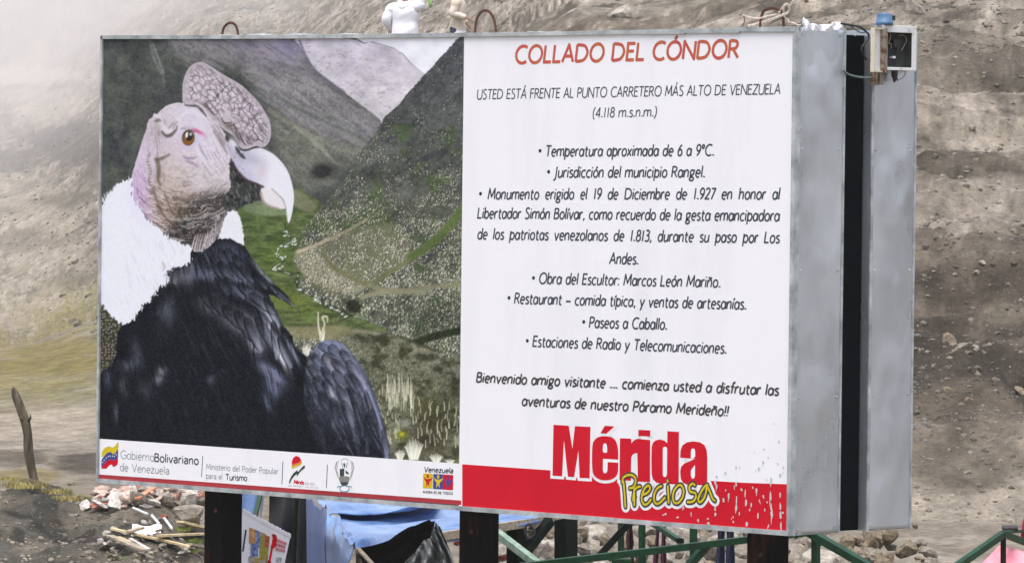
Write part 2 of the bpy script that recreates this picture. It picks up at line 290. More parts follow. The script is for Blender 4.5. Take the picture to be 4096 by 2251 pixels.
    wm = c.mask(wing, 6, smooth=False)
    t = np.clip((Y-1370)/430, 0, 1)[..., None]
    c.put(wm*np.clip((X-1205)/50, .0, 1), np.array((108, 117, 146))*(1-t)**1.1+np.array((30, 34, 44))*(1-(1-t)**1.1))
    wst = c.streak(64, 46, 8, 24); ws2 = fbm(X/26, Y/22, 25, 3)
    c.put(wm*np.clip((wst-.52)*2.4, 0, .5)*(1-t[..., 0]*.4), (168, 174, 204))
    c.put(wm*np.clip((.46-ws2)*4, 0, .6), (48, 52, 76))
    for p, rx, ry, ang, col, k in [((430, 60), 90, 30, 5, (120, 124, 168), .8), ((430, 190), 50, 22, 50, (176, 156, 168), .7), ((460, 450), 50, 16, 66, (206, 204, 206), .7), ((590, 540), 60, 20, 70, (136, 140, 160), .8), ((610, 640), 50, 20, 75, (124, 126, 150), .7),
                                   ((520, 300), 70, 36, 30, (118, 122, 156), .7), ((760, 480), 130, 18, 68, (150, 154, 196), .8), ((850, 720), 140, 14, 76, (128, 132, 176), .8), ((900, 920), 90, 14, 82, (134, 140, 184), .8), ((640, 250), 70, 16, 55, (146, 146, 176), .7), ((520, 420), 40, 26, 30, (92, 112, 128), .6)]:
        c.put(np.clip(wm*c.soft(ZF(p)[0], rx*.8, ry*.8, ang)*k*1.4, 0, 1), np.minimum(np.array(col)*1.12, 225))
    for P in [((385, 150), (375, 240), (410, 340)), ((590, 270), (610, 330)), ((540, 360), (620, 480), (660, 640), (690, 760)), ((660, 330), (740, 520), (790, 760), (830, 950)), ((420, 400), (470, 520), (520, 640)), ((740, 420), (800, 600), (860, 850)), ((600, 430), (700, 650), (740, 900)), ((450, 560), (540, 720))]:
        c.put(c.line(ZF(*P), [3, 8, 4], f=9)*.75, (40, 44, 64))
    for i_, (x0, y0, L, w, ang, tip) in enumerate(((400, 90, 24, 15, 40, (120, 126, 172)), (480, 110, 24, 15, 46, (128, 132, 176)), (560, 150, 26, 14, 52, (130, 132, 170)), (340, 170, 26, 16, 50, (112, 118, 166)), (430, 200, 28, 16, 52, (150, 140, 168)), (520, 230, 28, 16, 56, (122, 126, 164)), (620, 250, 30, 14, 58, (132, 134, 168)), (330, 270, 28, 16, 56, (100, 108, 152)), (420, 300, 30, 16, 58, (112, 118, 156)), (520, 340, 32, 16, 60, (116, 120, 154)), (610, 360, 34, 14, 62, (120, 124, 158)), (690, 380, 40, 12, 64, (136, 138, 176)),
                                   (350, 380, 32, 17, 60, (84, 92, 130)), (440, 420, 34, 17, 64, (150, 152, 168)), (540, 460, 36, 16, 66, (126, 130, 152)), (640, 500, 44, 13, 68, (112, 116, 150)), (380, 500, 34, 16, 66, (64, 72, 100)), (480, 560, 38, 16, 70, (80, 86, 112)), (590, 620, 42, 15, 74, (112, 116, 140)), (690, 640, 56, 12, 70, (96, 100, 134)), (770, 560, 60, 11, 68, (130, 134, 176)), (760, 780, 62, 11, 76, (84, 88, 120)), (840, 740, 66, 10, 76, (112, 116, 158)), (890, 900, 60, 9, 80, (108, 112, 152)))):
        feather((x0+rs.randn()*8, y0+rs.randn()*8, 1), L*(1.2+.4*rs.rand()), w*(.9+.4*rs.rand()), ang+rs.randn()*6, tip, .42)
    c.put(c.mask(ZF((190, 110), (262, 165), (250, 300), (330, 560), (520, 860), (300, 1000), (100, 800)), 40, smooth=False)*.35, (24, 28, 34))
    bw = np.clip(bm+wm, 0, 1); lm = c.C.mean(-1, keepdims=True)*np.array((.96, 1.0, 1.07)); c.C = c.C+(lm-c.C)*bw[..., None]*.5
    # ---- head and neck
    head = ZA((670, 636), (640, 630), (600, 634), (540, 655), (495, 690), (462, 722), (437, 716), (424, 748), (392, 775), (375, 850), (345, 930), (320, 1010), (290, 1110), (265, 1200), (257, 1290), (258, 1416)) + ZC((275, 90), (330, 190), (400, 270), (470, 340), (560, 410), (630, 440), (745, 500), (790, 520), (880, 480), (940, 410), (990, 290), (1030, 200), (1070, 170), (1120, 130)) + ZA((1110, 1400), (1060, 1300), (1055, 1160), (1075, 1080), (1040, 930), (900, 740), (760, 640))
    hm = c.mask(head, 4, 2, 8, 33)
    c.put(hm, (220, 212, 217))
    # warm cheek, cool crown, pink nape
    for p, rx, ry, ang, col, k in [((620, 720), 130, 70, -20, (216, 212, 220), 1), ((820, 760), 110, 70, 40, (214, 210, 222), 1), ((560, 810), 90, 70, 0, (218, 211, 215), .9), ((450, 900), 70, 120, 10, (184, 172, 176), .8),
                                   ((850, 1020), 150, 110, 50, (224, 218, 230), 1), ((620, 1050), 110, 90, 0, (220, 206, 216), .9), ((640, 1260), 120, 130, 0, (210, 196, 190), .95), ((850, 1270), 150, 120, 20, (210, 203, 206), .9), ((960, 1380), 90, 60, 0, (186, 178, 174), .8),
                                   ((480, 1300), 60, 180, 12, (190, 176, 166), .7), ((330, 1200), 60, 200, 12, (212, 198, 216), 1)]:
        c.put(hm*np.clip(c.soft(ZA(p)[0], rx*.85, ry*.85, ang)*k*1.25, 0, 1), col)
    for p, rx, ry, ang, col, k in [((330, 70), 60, 150, -25, (206, 176, 214), 1), ((410, 210), 40, 110, -35, (208, 184, 216), .9), ((620, 150), 110, 120, 0, (166, 148, 132), .85), ((520, 260), 60, 120, -30, (180, 166, 150), .8), ((760, 160), 110, 60, 10, (128, 116, 102), .9), ((700, 280), 60, 70, 0, (150, 138, 108), .9),
                                   ((900, 190), 130, 66, -5, (50, 50, 48), 1.7), ((850, 240), 90, 60, -10, (66, 62, 50), 1.3), ((990, 110), 120, 44, -8, (62, 62, 60), 1.4), ((690, 400), 90, 86, 20, (36, 40, 38), 1.8), ((790, 340), 120, 52, -25, (44, 46, 42), 1.6), ((930, 270), 60, 60, 0, (92, 88, 88), .8)]:
        c.put(hm*np.clip(c.soft(ZC(p)[0], rx*.85, ry*.85, ang)*k*1.25, 0, 1), col)
    # wrinkles: warped bands following the jaw
    cx, cy = ZA((700, 900))[0]
    rr = np.hypot(X-cx, (Y-cy)*.85)+26*(fbm(X/38, Y/38, 35, 3)-.5)
    th = np.arctan2((Y-cy)*.85, X-cx); wr = fbm(rr/6.5+40, th*5.5+.02*rr, 36, 3, .55)
    wz = np.clip((Y-640)/170, 0, 1)*hm
    c.put(wz*np.clip((wr-.55)*5, 0, .7), (104, 90, 82))
    c.put(wz*np.clip((.44-wr)*4, 0, .5), (222, 212, 208))
    w2 = fbm(X/24, Y/7, 38, 4); w3 = c.streak(62, 34, 4.5, 39)
    c.put(hm*np.clip((w3-.57)*5, 0, .55)*c.soft(ZA((930, 1130))[0], 95, 115), (150, 142, 150))
    c.put(hm*np.clip((c.streak(80, 40, 5, 40)-.56)*5, 0, .6)*c.soft(ZA((440, 960))[0], 55, 90), (132, 116, 116))
    c.put(hm*np.clip((n2-.58)*2, 0, .2), (170, 158, 158)); c.put(hm*np.clip((.42-n2)*3, 0, .35), (236, 228, 232))
    c.put(hm*np.clip((c.streak(40, 40, 4, 42)-.58)*6, 0, .5)*c.soft(ZC((330, 110))[0], 35, 70), (160, 130, 172))
    # long dark folds down the neck side, comb-like edge
    for P, w, col, k in [(((400, 1040), (385, 1110), (410, 1180), (395, 1260), (420, 1330), (435, 1420)), [4, 10, 6], (120, 104, 94), .6),
                         (((560, 1050), (500, 1080), (455, 1090)), [5, 14, 9], (96, 86, 72), .7), (((460, 1090), (475, 1160), (470, 1250), (490, 1300)), [18, 16, 5], (104, 92, 76), .75),
                         (((500, 790), (470, 770), (440, 780)), [5, 16, 4], (120, 112, 106), .7), (((500, 860), (530, 895), (570, 890), (610, 850), (620, 820)), [4, 15, 5], (98, 90, 80), .85), (((560, 840), (590, 800), (615, 775)), [4, 10, 3], (116, 108, 104), .7),
                         (((520, 770), (520, 830)), [3, 4], (150, 140, 140), .8), (((660, 840), (690, 838), (740, 850)), [4, 7, 3], (110, 96, 104), .7),
                         (((670, 1060), (710, 1080), (770, 1075)), [3, 10, 4], (140, 124, 160), .8), (((700, 1100), (750, 1120), (790, 1140)), [3, 8, 3], (140, 110, 136), .7), (((800, 960), (830, 1030), (870, 1090)), [3, 7, 2], (150, 140, 168), .7),
                         (((870, 760), (950, 850), (1010, 960)), [10, 24, 14], (150, 138, 136), .6), (((920, 860), (980, 950), (1030, 1040)), [6, 14, 6], (122, 110, 112), .6)]:
        c.put(c.line(ZA(*P), w, f=9)*k*hm, col)
    for P, w, col, k in [(((430, 0), (470, 130), (520, 230), (590, 300), (640, 370)), [6, 9, 8, 12], (100, 82, 72), .7), (((520, 40), (570, 170), (620, 260)), [4, 9, 4], (120, 98, 84), .7), (((480, 310), (560, 350), (600, 390)), [5, 12, 5], (110, 90, 84), .8),
                         (((620, 120), (610, 180)), [3, 10], (120, 90, 70), .7), (((650, 160), (640, 230)), [12, 8], (84, 70, 58), .7), (((400, 20), (430, 40)), [7, 10], (130, 118, 110), .8), (((400, 90), (440, 95)), [8, 4], (140, 128, 122), .8), (((405, 150), (445, 160)), [6, 4], (150, 138, 134), .7), (((430, 205), (470, 220)), [6, 6], (140, 126, 124), .7)]:
        c.put(c.line(ZC(*P), w, f=8)*k*hm, col)
    # crinkled comb of skin down the side of the neck, curl on the crown
    cb = catmull(ZA((400, 1050), (405, 1150), (412, 1250), (425, 1350)) + ZC((430, 60), (448, 150), (480, 240), (540, 320), (600, 400)), False, 9)
    for i_ in range(0, len(cb)-2, 2):
        if rs.rand() < .3: continue
        q = cb[i_]+rs.randn(2)*(1.6, 1.2); L_ = 3+7*rs.rand()
        c.put(c.line([q, q+np.array((-L_, 1.5+2*rs.rand()))], [5, 2.5], f=3)*.7*hm, (128, 112, 104)); c.put(c.line([q+(1, 3.5), q+np.array((-L_*1.2, 5.5))], [4.5, 2.5], f=3)*.75*hm, (236, 228, 230))
    for P, w, col, k in [(((455, 735), (490, 760), (500, 800), (545, 860), (590, 840), (612, 790), (640, 770)), [12, 18, 14], (232, 227, 230), .8), (((470, 740), (500, 790), (495, 850)), [6, 8, 4], (214, 206, 210), .8), (((500, 868), (540, 900), (580, 888), (612, 850)), [3, 9, 3], (96, 88, 80), .8), (((452, 785), (475, 770), (492, 778)), [4, 10, 4], (110, 104, 98), .75), (((590, 842), (605, 805), (630, 780)), [3, 7, 2], (120, 112, 108), .7),
                         (((640, 745), (720, 700), (800, 720), (900, 800)), [10, 26, 12], (228, 224, 232), .7), (((560, 1100), (540, 1200), (530, 1300)), [8, 12, 6], (222, 208, 206), .5), (((780, 980), (830, 1080), (900, 1180), (980, 1240)), [6, 12, 5], (232, 227, 236), .6), (((880, 1080), (950, 1180), (1010, 1250)), [5, 9, 4], (230, 226, 232), .6)]:
        c.put(c.line(ZA(*P), w, f=9)*k*hm, col)
    c.put(c.line(ZA((300, 1180), (350, 1250), (390, 1300)), 5, f=8)*.5, (170, 140, 180))
    for i in range(13):  # pale feather tufts under the chin
        x0 = 745+i*20; y0 = 500-max(0, i-4)*18
        q = 168+rs.rand()*50
        c.put(c.line(ZC((x0, y0+rs.randn()*14), (x0+10+rs.randn()*6, y0-50), (x0+30, y0-110-rs.rand()*40)), [9, 7, 2], f=4)*.85, (q, q*.95, q*.95))
        c.put(c.line(ZC((x0+12, y0), (x0+24, y0-70)), [4, 2], f=4)*.7, (40, 40, 42))
    # ---- mouth and beak
    mo = c.mask(ZA((1050, 1140), (1075, 1100), (1110, 1185), (1180, 1250), (1290, 1300), (1320, 1416)) + ZC((1330, 60), (1300, 100), (1180, 140), (1110, 185), (1040, 195), (1000, 150), (980, 90), (1060, 0)), 8, 6)
    c.put(mo, (62, 65, 64)); c.put(mo*np.clip((c.streak(70, 30, 5, 45)-.5)*4, 0, .8), (118, 118, 112)); c.put(mo*np.clip((fbm(X/16, Y/16, 46, 3)-.5)*5, 0, .9), (38, 40, 40))
    c.put(c.mask(ZC((1310, 5), (1298, 60), (1318, 112), (1360, 150), (1430, 172), (1505, 168), (1500, 110), (1450, 60), (1390, 10)), 6), (232, 229, 228))
    c.put(c.line(ZC((1300, 40), (1320, 110), (1370, 150), (1440, 172)), 9, f=9)*.7, (150, 126, 112))
    beak = ZA((1065, 1085), (1030, 1000), (1020, 940), (1060, 930), (1100, 955), (1140, 1015), (1200, 1020), (1270, 990), (1335, 1010), (1400, 1045), (1470, 1110), (1522, 1190), (1550, 1270), (1566, 1350), (1571, 1416)) + ZC((1570, 60), (1566, 130), (1552, 215), (1527, 290), (1510, 230), (1500, 150), (1478, 92), (1440, 55), (1390, 15)) + ZA((1335, 1330), (1290, 1290), (1240, 1270), (1170, 1250), (1110, 1170))
    km = c.mask(beak, 4)
    gx = np.clip((X-930)/150, 0, 1)[..., None]
    c.put(km, np.array((190, 186, 204))*(1-gx)+np.array((236, 237, 243))*gx)
    c.put(km*c.soft(ZA((1220, 1080))[0], 70, 26, 20)*.6, (176, 174, 190)); c.put(km*c.soft(ZA((1180, 1200))[0], 60, 22, 35)*.6, (198, 194, 212))
    c.put(km*c.soft(ZA((1310, 1180))[0], 30, 46, 0)*.5, (206, 190, 196)); c.put(km*np.clip((n2-.6)*4, 0, .5)*np.clip((1000-X)/60, 0, 1), (128, 120, 128))
    c.put(c.line(ZA((1070, 1110), (1110, 1180), (1180, 1252), (1260, 1285), (1320, 1310)), [8, 12, 8], f=6)*.9, (74, 60, 62))
    c.put(c.line(ZC((1390, 10), (1440, 58), (1480, 100), (1500, 160), (1515, 250)), [4, 6, 3], f=5)*.75, (168, 156, 150))
    c.put(c.line(ZA((1060, 1085), (1055, 1160), (1050, 1250)), [7, 5, 3], f=5)*.8, (66, 60, 58))
    c.put(c.soft(ZA((1075, 960))[0], 16, 30, -20)*.9, (228, 226, 230))
    for P in [((1020, 900), (1035, 940)), ((1130, 1040), (1170, 1080)), ((1100, 990), (1130, 1040)), ((1160, 1000), (1230, 985), (1280, 990))]:
        c.put(c.line(ZA(*P), [6, 16, 6], f=7)*.85, (58, 56, 58))
    # ---- crest
    cr = ZA((676, 640), (667, 560), (672, 470), (688, 410), (722, 348), (770, 312), (830, 304), (900, 340), (1000, 405), (1130, 480), (1220, 560), (1292, 640), (1345, 725), (1376, 800), (1382, 890), (1362, 955), (1320, 988), (1260, 980), (1200, 1000), (1150, 1000), (1110, 960), (1080, 900), (1010, 850), (940, 790), (870, 740), (830, 690), (770, 640), (720, 650))
    d = c.sd(catmull(cr)); cm = np.clip(.5-d/4, 0, 1)
    c.put(cm, (196, 187, 193))
    u = (X-780)*.66+(Y-330)*.75; v = -(X-780)*.75+(Y-330)*.66
    inner = np.clip((-d-14)/14, 0, 1)*np.clip((Y-240)/70, 0, 1)
    f1, f2 = worley(u/27+1.1*fbm(X/26, Y/26, 47, 3), v/19+.9*fbm(X/22, Y/22, 57, 3), 6)
    e = f2-f1
    kk = np.clip(fbm(X/30, Y/30, 58, 2)*2.2-.45, .15, 1)
    dm = np.clip((.80-f1)*1.7, 0, 1)[..., None]; c.put(cm*inner*.9, np.array((150, 139, 144))*(1-dm)+np.array((220, 212, 218))*dm); c.put(cm*inner*np.clip((.13-e)*11, 0, .95)*kk, (66, 57, 60))
    f1, f2 = worley(u/8, v/6, 9)
    c.put(cm*np.clip((.15-(f2-f1))*6, 0, .45)*np.clip(1-inner, 0, 1)*np.clip((Y-230)/50, 0, 1)*np.clip((330-Y)/60, 0, 1), (112, 100, 108))
    c.put(cm*np.clip((c.streak(46, 44, 5, 48)-.56)*6, 0, .75)*np.clip((-d-8)/10, 0, 1)*np.clip(1-(-d-30)/25, 0, 1)*(X > 780), (92, 80, 82))
    c.put(cm*np.clip((n2-.55)*5, 0, .4), (128, 116, 122)); c.put(cm*np.clip((8+d)/8, 0, 1)*.5, (206, 198, 204))
    c.put(cm*c.soft(ZA((1040, 820))[0], 26, 14, 40)*.8, (110, 98, 90)); c.put(cm*c.soft(ZA((1110, 900))[0], 20, 40, -20)*.5, (90, 84, 84))
    c.put(c.ell(ZA((1025, 745))[0], 20, 26, 20, .5)*.8, (204, 196, 200)); c.put(c.line(ZA((985, 760), (1010, 795), (1060, 790)), [4, 8, 4], f=5)*.8, (74, 66, 66))
    c.put(c.line(ZA((690, 650), (740, 655), (790, 660), (830, 700), (860, 740)), [5, 9, 12, 5], f=6)*.85, (76, 68, 68))
    c.put(c.line(ZA((780, 640), (830, 670), (860, 710), (900, 780), (960, 860)), [8, 10, 6], f=6)*.8, (214, 208, 212))
    for P in [((1120, 870), (1170, 960)), ((1180, 880), (1230, 970)), ((1240, 860), (1300, 940)), ((1290, 830), (1345, 900)), ((1080, 790), (1100, 850), (1120, 930))]:
        c.put(c.line(ZA(*P), [3, 6, 3], f=5)*.75, (84, 74, 78))
    # ---- eye
    c.put(c.ell(ZA((717, 915))[0], 42, 48, 10, .5)*.6, (206, 200, 224))
    c.put(np.clip(c.soft(ZA((790, 862))[0], 30, 8, 25)*1.1, 0, .85), (206, 84, 128)); c.put(c.soft(ZA((830, 890))[0], 22, 8, 30)*.6, (210, 150, 190))
    c.put(c.ell(ZA((715, 915))[0], 28, 33, 8, .2), (200, 190, 194)); c.put(c.ell(ZA((714, 914))[0], 25, 30, 8, .2), (84, 68, 52)); c.put(c.ell(ZA((714, 922))[0], 21, 25, 8, .4), (142, 98, 52))
    c.put(c.ell(ZA((722, 905))[0], 14, 17, 5, .4), (50, 46, 38)); c.put(c.ell(ZA((702, 890))[0], 5, 12, 8, .5), (236, 236, 232)); c.put(c.ell(ZA((734, 885))[0], 6, 6, 0, .6)*.9, (206, 208, 204)); c.put(c.line(ZA((670, 900), (690, 865), (730, 852), (765, 870)), [3, 6, 3], f=4)*.8, (66, 56, 50))
    # ---- white ruff
    rf = ZA((20, 1440), (30, 1416), (90, 1345), (140, 1285), (200, 1258), (258, 1250)) + ZC((262, 60), (280, 90), (330, 190), (430, 300), (540, 395), (620, 435), (748, 490), (738, 580), (690, 632), (600, 640), (562, 660), (532, 710), (548, 770), (482, 805), (450, 842), (412, 885), (400, 930), (340, 945), (302, 1005), (280, 1065), (230, 1105), (170, 1100), (110, 1072), (88, 1020), (40, 985), (-10, 900), (-10, 100))
    m = c.mask(rf, 4, 13, 11, 49, smooth=False, stretch=(1.9, .55))
    pk = c.soft(ZC((300, 150))[0], 40, 120, -25)
    c.put(m, np.array((238, 240, 246))-(pk*np.array([[[5]]])[..., 0])[..., None]*np.array((.8, 1.6, .2)))
    c.put(c.mask(ZC((1035, 198), (1075, 185), (1112, 190), (1132, 240), (1152, 330), (1164, 400), (1164, 470), (1110, 445), (1050, 412), (958, 415), (985, 330), (1008, 250)), 4, 5, 8, 50, smooth=False), (236, 238, 243))
    c.put(c.line(ZC((505, 600), (520, 640), (512, 670)), [4, 14, 4], f=8)*.4, (170, 150, 140))
    wl = c.streak(68, 50, 7, 97); c.put(m*np.clip((wl-.6)*4, 0, .5)*np.clip((Y-880)/100, 0, 1)*np.clip((X-470)/60, .2, 1), (216, 218, 228))
    for i_ in range(70):                                   # loose down at the edges of the ruff
        if i_ < 24: q = np.array(ZA((30+i_*10, 1420-i_*7))[0])+rs.randn(2)*3; a_ = -1.9+.3*rs.randn(); L_ = 12+12*rs.rand()
        else: q = np.array(catmull(ZC((230, 1090), (300, 990), (400, 915), (480, 800), (540, 760), (540, 700), (600, 635), (720, 570)), False, 8)[int(rs.rand()*56)])+rs.randn(2)*3; a_ = 1.1+.5*rs.randn(); L_ = 6+9*rs.rand()
        c.put(c.line([q, q+L_*np.array((math.cos(a_), math.sin(a_)))], [5, 1.5], f=2.5)*.9, (234, 236, 242))
    # photographic grain of the print
    c.C = c.C+((fbm(X/11, Y/9, 95, 3, .7)-.5)*34*np.clip(1-c.C.mean(-1)/200, 0, 1)*np.clip((c.C.mean(-1)-36)/30, 0, 1))[..., None]
    c.C = c.C+((grain-.5)*34*(.35+.65*np.clip(1-c.C.mean(-1)/235, 0, 1)))[..., None]
    return np.clip(c.C, 0, 255)
def V(*a): return np.array(a, float)
class MB:
    """collects polygons; build() links them as ONE mesh object"""
    def __init__(s): s.v = []; s.f = []; s.m = []
    def add(s, vs, fs, m=0):
        o = len(s.v); s.v += [tuple(map(float, p)) for p in vs]; s.f += [tuple(i+o for i in f) for f in fs]; s.m += [m]*len(fs); return s
    def box(s, a, b, m=0):
        (x0, y0, z0), (x1, y1, z1) = a, b
        return s.add([(x0, y0, z0), (x1, y0, z0), (x1, y1, z0), (x0, y1, z0), (x0, y0, z1), (x1, y0, z1), (x1, y1, z1), (x0, y1, z1)],
                     [(0, 3, 2, 1), (4, 5, 6, 7), (0, 1, 5, 4), (1, 2, 6, 5), (2, 3, 7, 6), (3, 0, 4, 7)], m)
    def bar(s, p, q, w, h=None, up=(0, 0, 1), m=0):
        p, q = np.asarray(p, float), np.asarray(q, float); h = h or w
        d = (q-p)/np.linalg.norm(q-p); up = np.asarray(up, float)
        if abs(d@up) > .98: up = V(1, 0, 0)
        a = np.cross(d, up); a /= np.linalg.norm(a); b = np.cross(a, d)
        a *= w/2; b *= h/2
        return s.add([p-a-b, p+a-b, p+a+b, p-a+b, q-a-b, q+a-b, q+a+b, q-a+b],
                     [(0, 3, 2, 1), (4, 5, 6, 7), (0, 1, 5, 4), (1, 2, 6, 5), (2, 3, 7, 6), (3, 0, 4, 7)], m)
    def tube(s, P, r, n=8, m=0, cap=True):
        P = np.asarray(P, float); k = len(P); r = np.interp(np.linspace(0, 1, k), np.linspace(0, 1, len(r)), r) if hasattr(r, '__len__') else np.full(k, r)
        T = np.gradient(P, axis=0); T /= np.linalg.norm(T, axis=1)[:, None]+1e-12
        a = np.cross(T[0], (0, 0, 1) if abs(T[0][2]) < .9 else (1, 0, 0)); vs = []
        for i in range(k):
            a = a-T[i]*(a@T[i]); a /= np.linalg.norm(a); b = np.cross(T[i], a)
            for j in range(n):
                t = 2*math.pi*j/n; vs.append(P[i]+r[i]*(a*math.cos(t)+b*math.sin(t)))
        fs = [(i*n+j, i*n+(j+1) % n, (i+1)*n+(j+1) % n, (i+1)*n+j) for i in range(k-1) for j in range(n)]
        if cap: fs += [tuple(range(n-1, -1, -1)), tuple((k-1)*n+j for j in range(n))]
        return s.add(vs, fs, m)
    def grid(s, G, m=0):
        G = np.asarray(G, float); a, b = G.shape[:2]
        return s.add(G.reshape(-1, 3), [(i*b+j, i*b+j+1, (i+1)*b+j+1, (i+1)*b+j) for i in range(a-1) for j in range(b-1)], m)
    def slab(s, G, n, m=0):
        """a grid given thickness along vector n: closed sheet"""
        G = np.asarray(G, float); a, b = G.shape[:2]; n = np.asarray(n, float); o = a*b
        f = [(i*b+j, i*b+j+1, (i+1)*b+j+1, (i+1)*b+j) for i in range(a-1) for j in range(b-1)]
        f2 = [tuple(o+k for k in q[::-1]) for q in f]
        rim = [i*b for i in range(a)]+[(a-1)*b+j for j in range(1, b)]+[i*b+b-1 for i in range(a-2, -1, -1)]+[j for j in range(b-2, 0, -1)]
        f3 = [(rim[k], rim[(k+1) % len(rim)], o+rim[(k+1) % len(rim)], o+rim[k]) for k in range(len(rim))]
        return s.add(np.concatenate([G.reshape(-1, 3), (G+n).reshape(-1, 3)]), f+f2+f3, m)
    def prism(s, P, n, m=0):
        P = np.asarray(P, float); k = len(P); n = np.asarray(n, float)
        return s.add(np.concatenate([P, P+n]), [tuple(range(k)), tuple(range(2*k-1, k-1, -1))]+[(i, i+k, (i+1) % k+k, (i+1) % k) for i in range(k)], m)
    def lathe(s, c, prof, n=20, m=0):
        vs = [(c[0]+r*math.cos(2*math.pi*j/n), c[1]+r*math.sin(2*math.pi*j/n), c[2]+z) for r, z in prof for j in range(n)]; k = len(prof)
        return s.add(vs, [(i*n+j, i*n+(j+1) % n, (i+1)*n+(j+1) % n, (i+1)*n+j) for i in range(k-1) for j in range(n)]+[tuple(range(n-1, -1, -1)), tuple((k-1)*n+j for j in range(n))], m)
    def build(s, name, mats, parent=None, smooth=False, base=None, bevel=0):
        me = bpy.data.meshes.new(name)
        b = root_loc(parent) if parent is not None else (np.asarray(base, float) if base is not None else s.foot())
        me.from_pydata([tuple(np.asarray(p)-b) for p in s.v], [], s.f)
        for mt in (mats if isinstance(mats, (list, tuple)) else [mats]): me.materials.append(mt)
        me.polygons.foreach_set('material_index', s.m)
        if smooth: me.polygons.foreach_set('use_smooth', [True]*len(s.f))
        me.update()
        o = bpy.data.objects.new(name, me); C.objects.link(o)
        if parent is not None: o.parent = parent
        else: o.location = tuple(b)
        if bevel:
            md = o.modifiers.new('bevel', 'BEVEL'); md.width = bevel; md.segments = 2; md.limit_method = 'ANGLE'
        return o
    def foot(s):
        v = np.array(s.v); lo, hi = v.min(0), v.max(0); return np.array(((lo[0]+hi[0])/2, (lo[1]+hi[1])/2, lo[2]))
def root_loc(o):
    while o.parent is not None: o = o.parent
    return np.array(o.location)
def tag(o, label=None, cat=None, group=None, kind=None):
    if label: o['label'] = label
    if cat: o['category'] = cat
    if group: o['group'] = group
    if kind: o['kind'] = kind
    return o
def thing(name, label, cat, loc, group=None):
    o = bpy.data.objects.new(name, None); C.objects.link(o); o.location = tuple(map(float, loc)); o.empty_display_size = .2
    return tag(o, label, cat, group)
def rect(P, n, m=0): return MB().prism(P, n, m)

# ---- materials
def srgb(r, g, b, k=1.0): return tuple(float(x)*k for x in lin((r, g, b)))+(1,)
def mat(name, c1, c2=None, scale=8, rough=.7, metal=0, bump=0, bscale=None, detail=5, stretch=None, thr=(.35, .65), c3=None, spec=.5, rvar=0):
    m = bpy.data.materials.new(name); m.use_nodes = True; nt = m.node_tree; N = nt.nodes; L = nt.links
    b = N['Principled BSDF']; b.inputs['Roughness'].default_value = rough; b.inputs['Metallic'].default_value = metal
    b.inputs['Specular IOR Level'].default_value = spec
    tc = N.new('ShaderNodeTexCoord'); mp = N.new('ShaderNodeMapping'); L.new(tc.outputs['Object'], mp.inputs[0])
    if stretch: mp.inputs['Scale'].default_value = stretch
    c2 = c2 or c1
    n = N.new('ShaderNodeTexNoise'); n.inputs['Scale'].default_value = scale; n.inputs['Detail'].default_value = detail; n.inputs['Roughness'].default_value = .65; L.new(mp.outputs[0], n.inputs['Vector'])
    cr = N.new('ShaderNodeValToRGB'); e = cr.color_ramp.elements
    e[0].position, e[1].position = thr; e[0].color = c1; e[1].color = c2
    if c3: q = e.new((thr[0]+thr[1])/2); q.color = c3
    L.new(n.outputs['Fac'], cr.inputs[0]); L.new(cr.outputs[0], b.inputs['Base Color'])
    if rvar:
        mr = N.new('ShaderNodeMapRange'); mr.inputs['To Min'].default_value = max(.02, rough-rvar); mr.inputs['To Max'].default_value = min(1, rough+rvar); mr.inputs['From Min'].default_value = .3; mr.inputs['From Max'].default_value = .7
        L.new(n.outputs['Fac'], mr.inputs[0]); L.new(mr.outputs[0], b.inputs['Roughness'])
    if bump:
        n2 = N.new('ShaderNodeTexNoise'); n2.inputs['Scale'].default_value = bscale or scale*3; n2.inputs['Detail'].default_value = 6; L.new(mp.outputs[0], n2.inputs['Vector'])
        bp = N.new('ShaderNodeBump'); bp.inputs['Strength'].default_value = bump; bp.inputs['Distance'].default_value = .02; L.new(n2.outputs['Fac'], bp.inputs['Height']); L.new(bp.outputs[0], b.inputs['Normal'])
    return m
def vcol_mat(name, rough=.5, spec=.5, detail=None, bump=0):
    m = bpy.data.materials.new(name); m.use_nodes = True; N = m.node_tree.nodes; L = m.node_tree.links; b = N['Principled BSDF']
    at_ = N.new('ShaderNodeAttribute'); at_.attribute_name = 'tint'; b.inputs['Roughness'].default_value = rough; b.inputs['Specular IOR Level'].default_value = spec
    src = at_.outputs['Color']
    if detail:
        tc = N.new('ShaderNodeTexCoord')
        for sc, am in detail:
            n = N.new('ShaderNodeTexNoise'); n.inputs['Scale'].default_value = sc; n.inputs['Detail'].default_value = 6; n.inputs['Roughness'].default_value = .7; L.new(tc.outputs['Object'], n.inputs['Vector'])
            mr = N.new('ShaderNodeMapRange'); mr.inputs['From Min'].default_value = .3; mr.inputs['From Max'].default_value = .7; mr.inputs['To Min'].default_value = 1-am; mr.inputs['To Max'].default_value = 1+am; L.new(n.outputs['Fac'], mr.inputs[0])
            mx = N.new('ShaderNodeVectorMath'); mx.operation = 'SCALE'; L.new(src, mx.inputs[0]); L.new(mr.outputs[0], mx.inputs['Scale']); src = mx.outputs[0]
    L.new(src, b.inputs['Base Color'])
    if bump:
        n = N.new('ShaderNodeTexNoise'); n.inputs['Scale'].default_value = 9; n.inputs['Detail'].default_value = 9; n.inputs['Roughness'].default_value = .7; L.new(tc.outputs['Object'], n.inputs['Vector'])
        bp = N.new('ShaderNodeBump'); bp.inputs['Strength'].default_value = bump; bp.inputs['Distance'].default_value = .08; L.new(n.outputs['Fac'], bp.inputs['Height']); L.new(bp.outputs[0], b.inputs['Normal'])
    return m
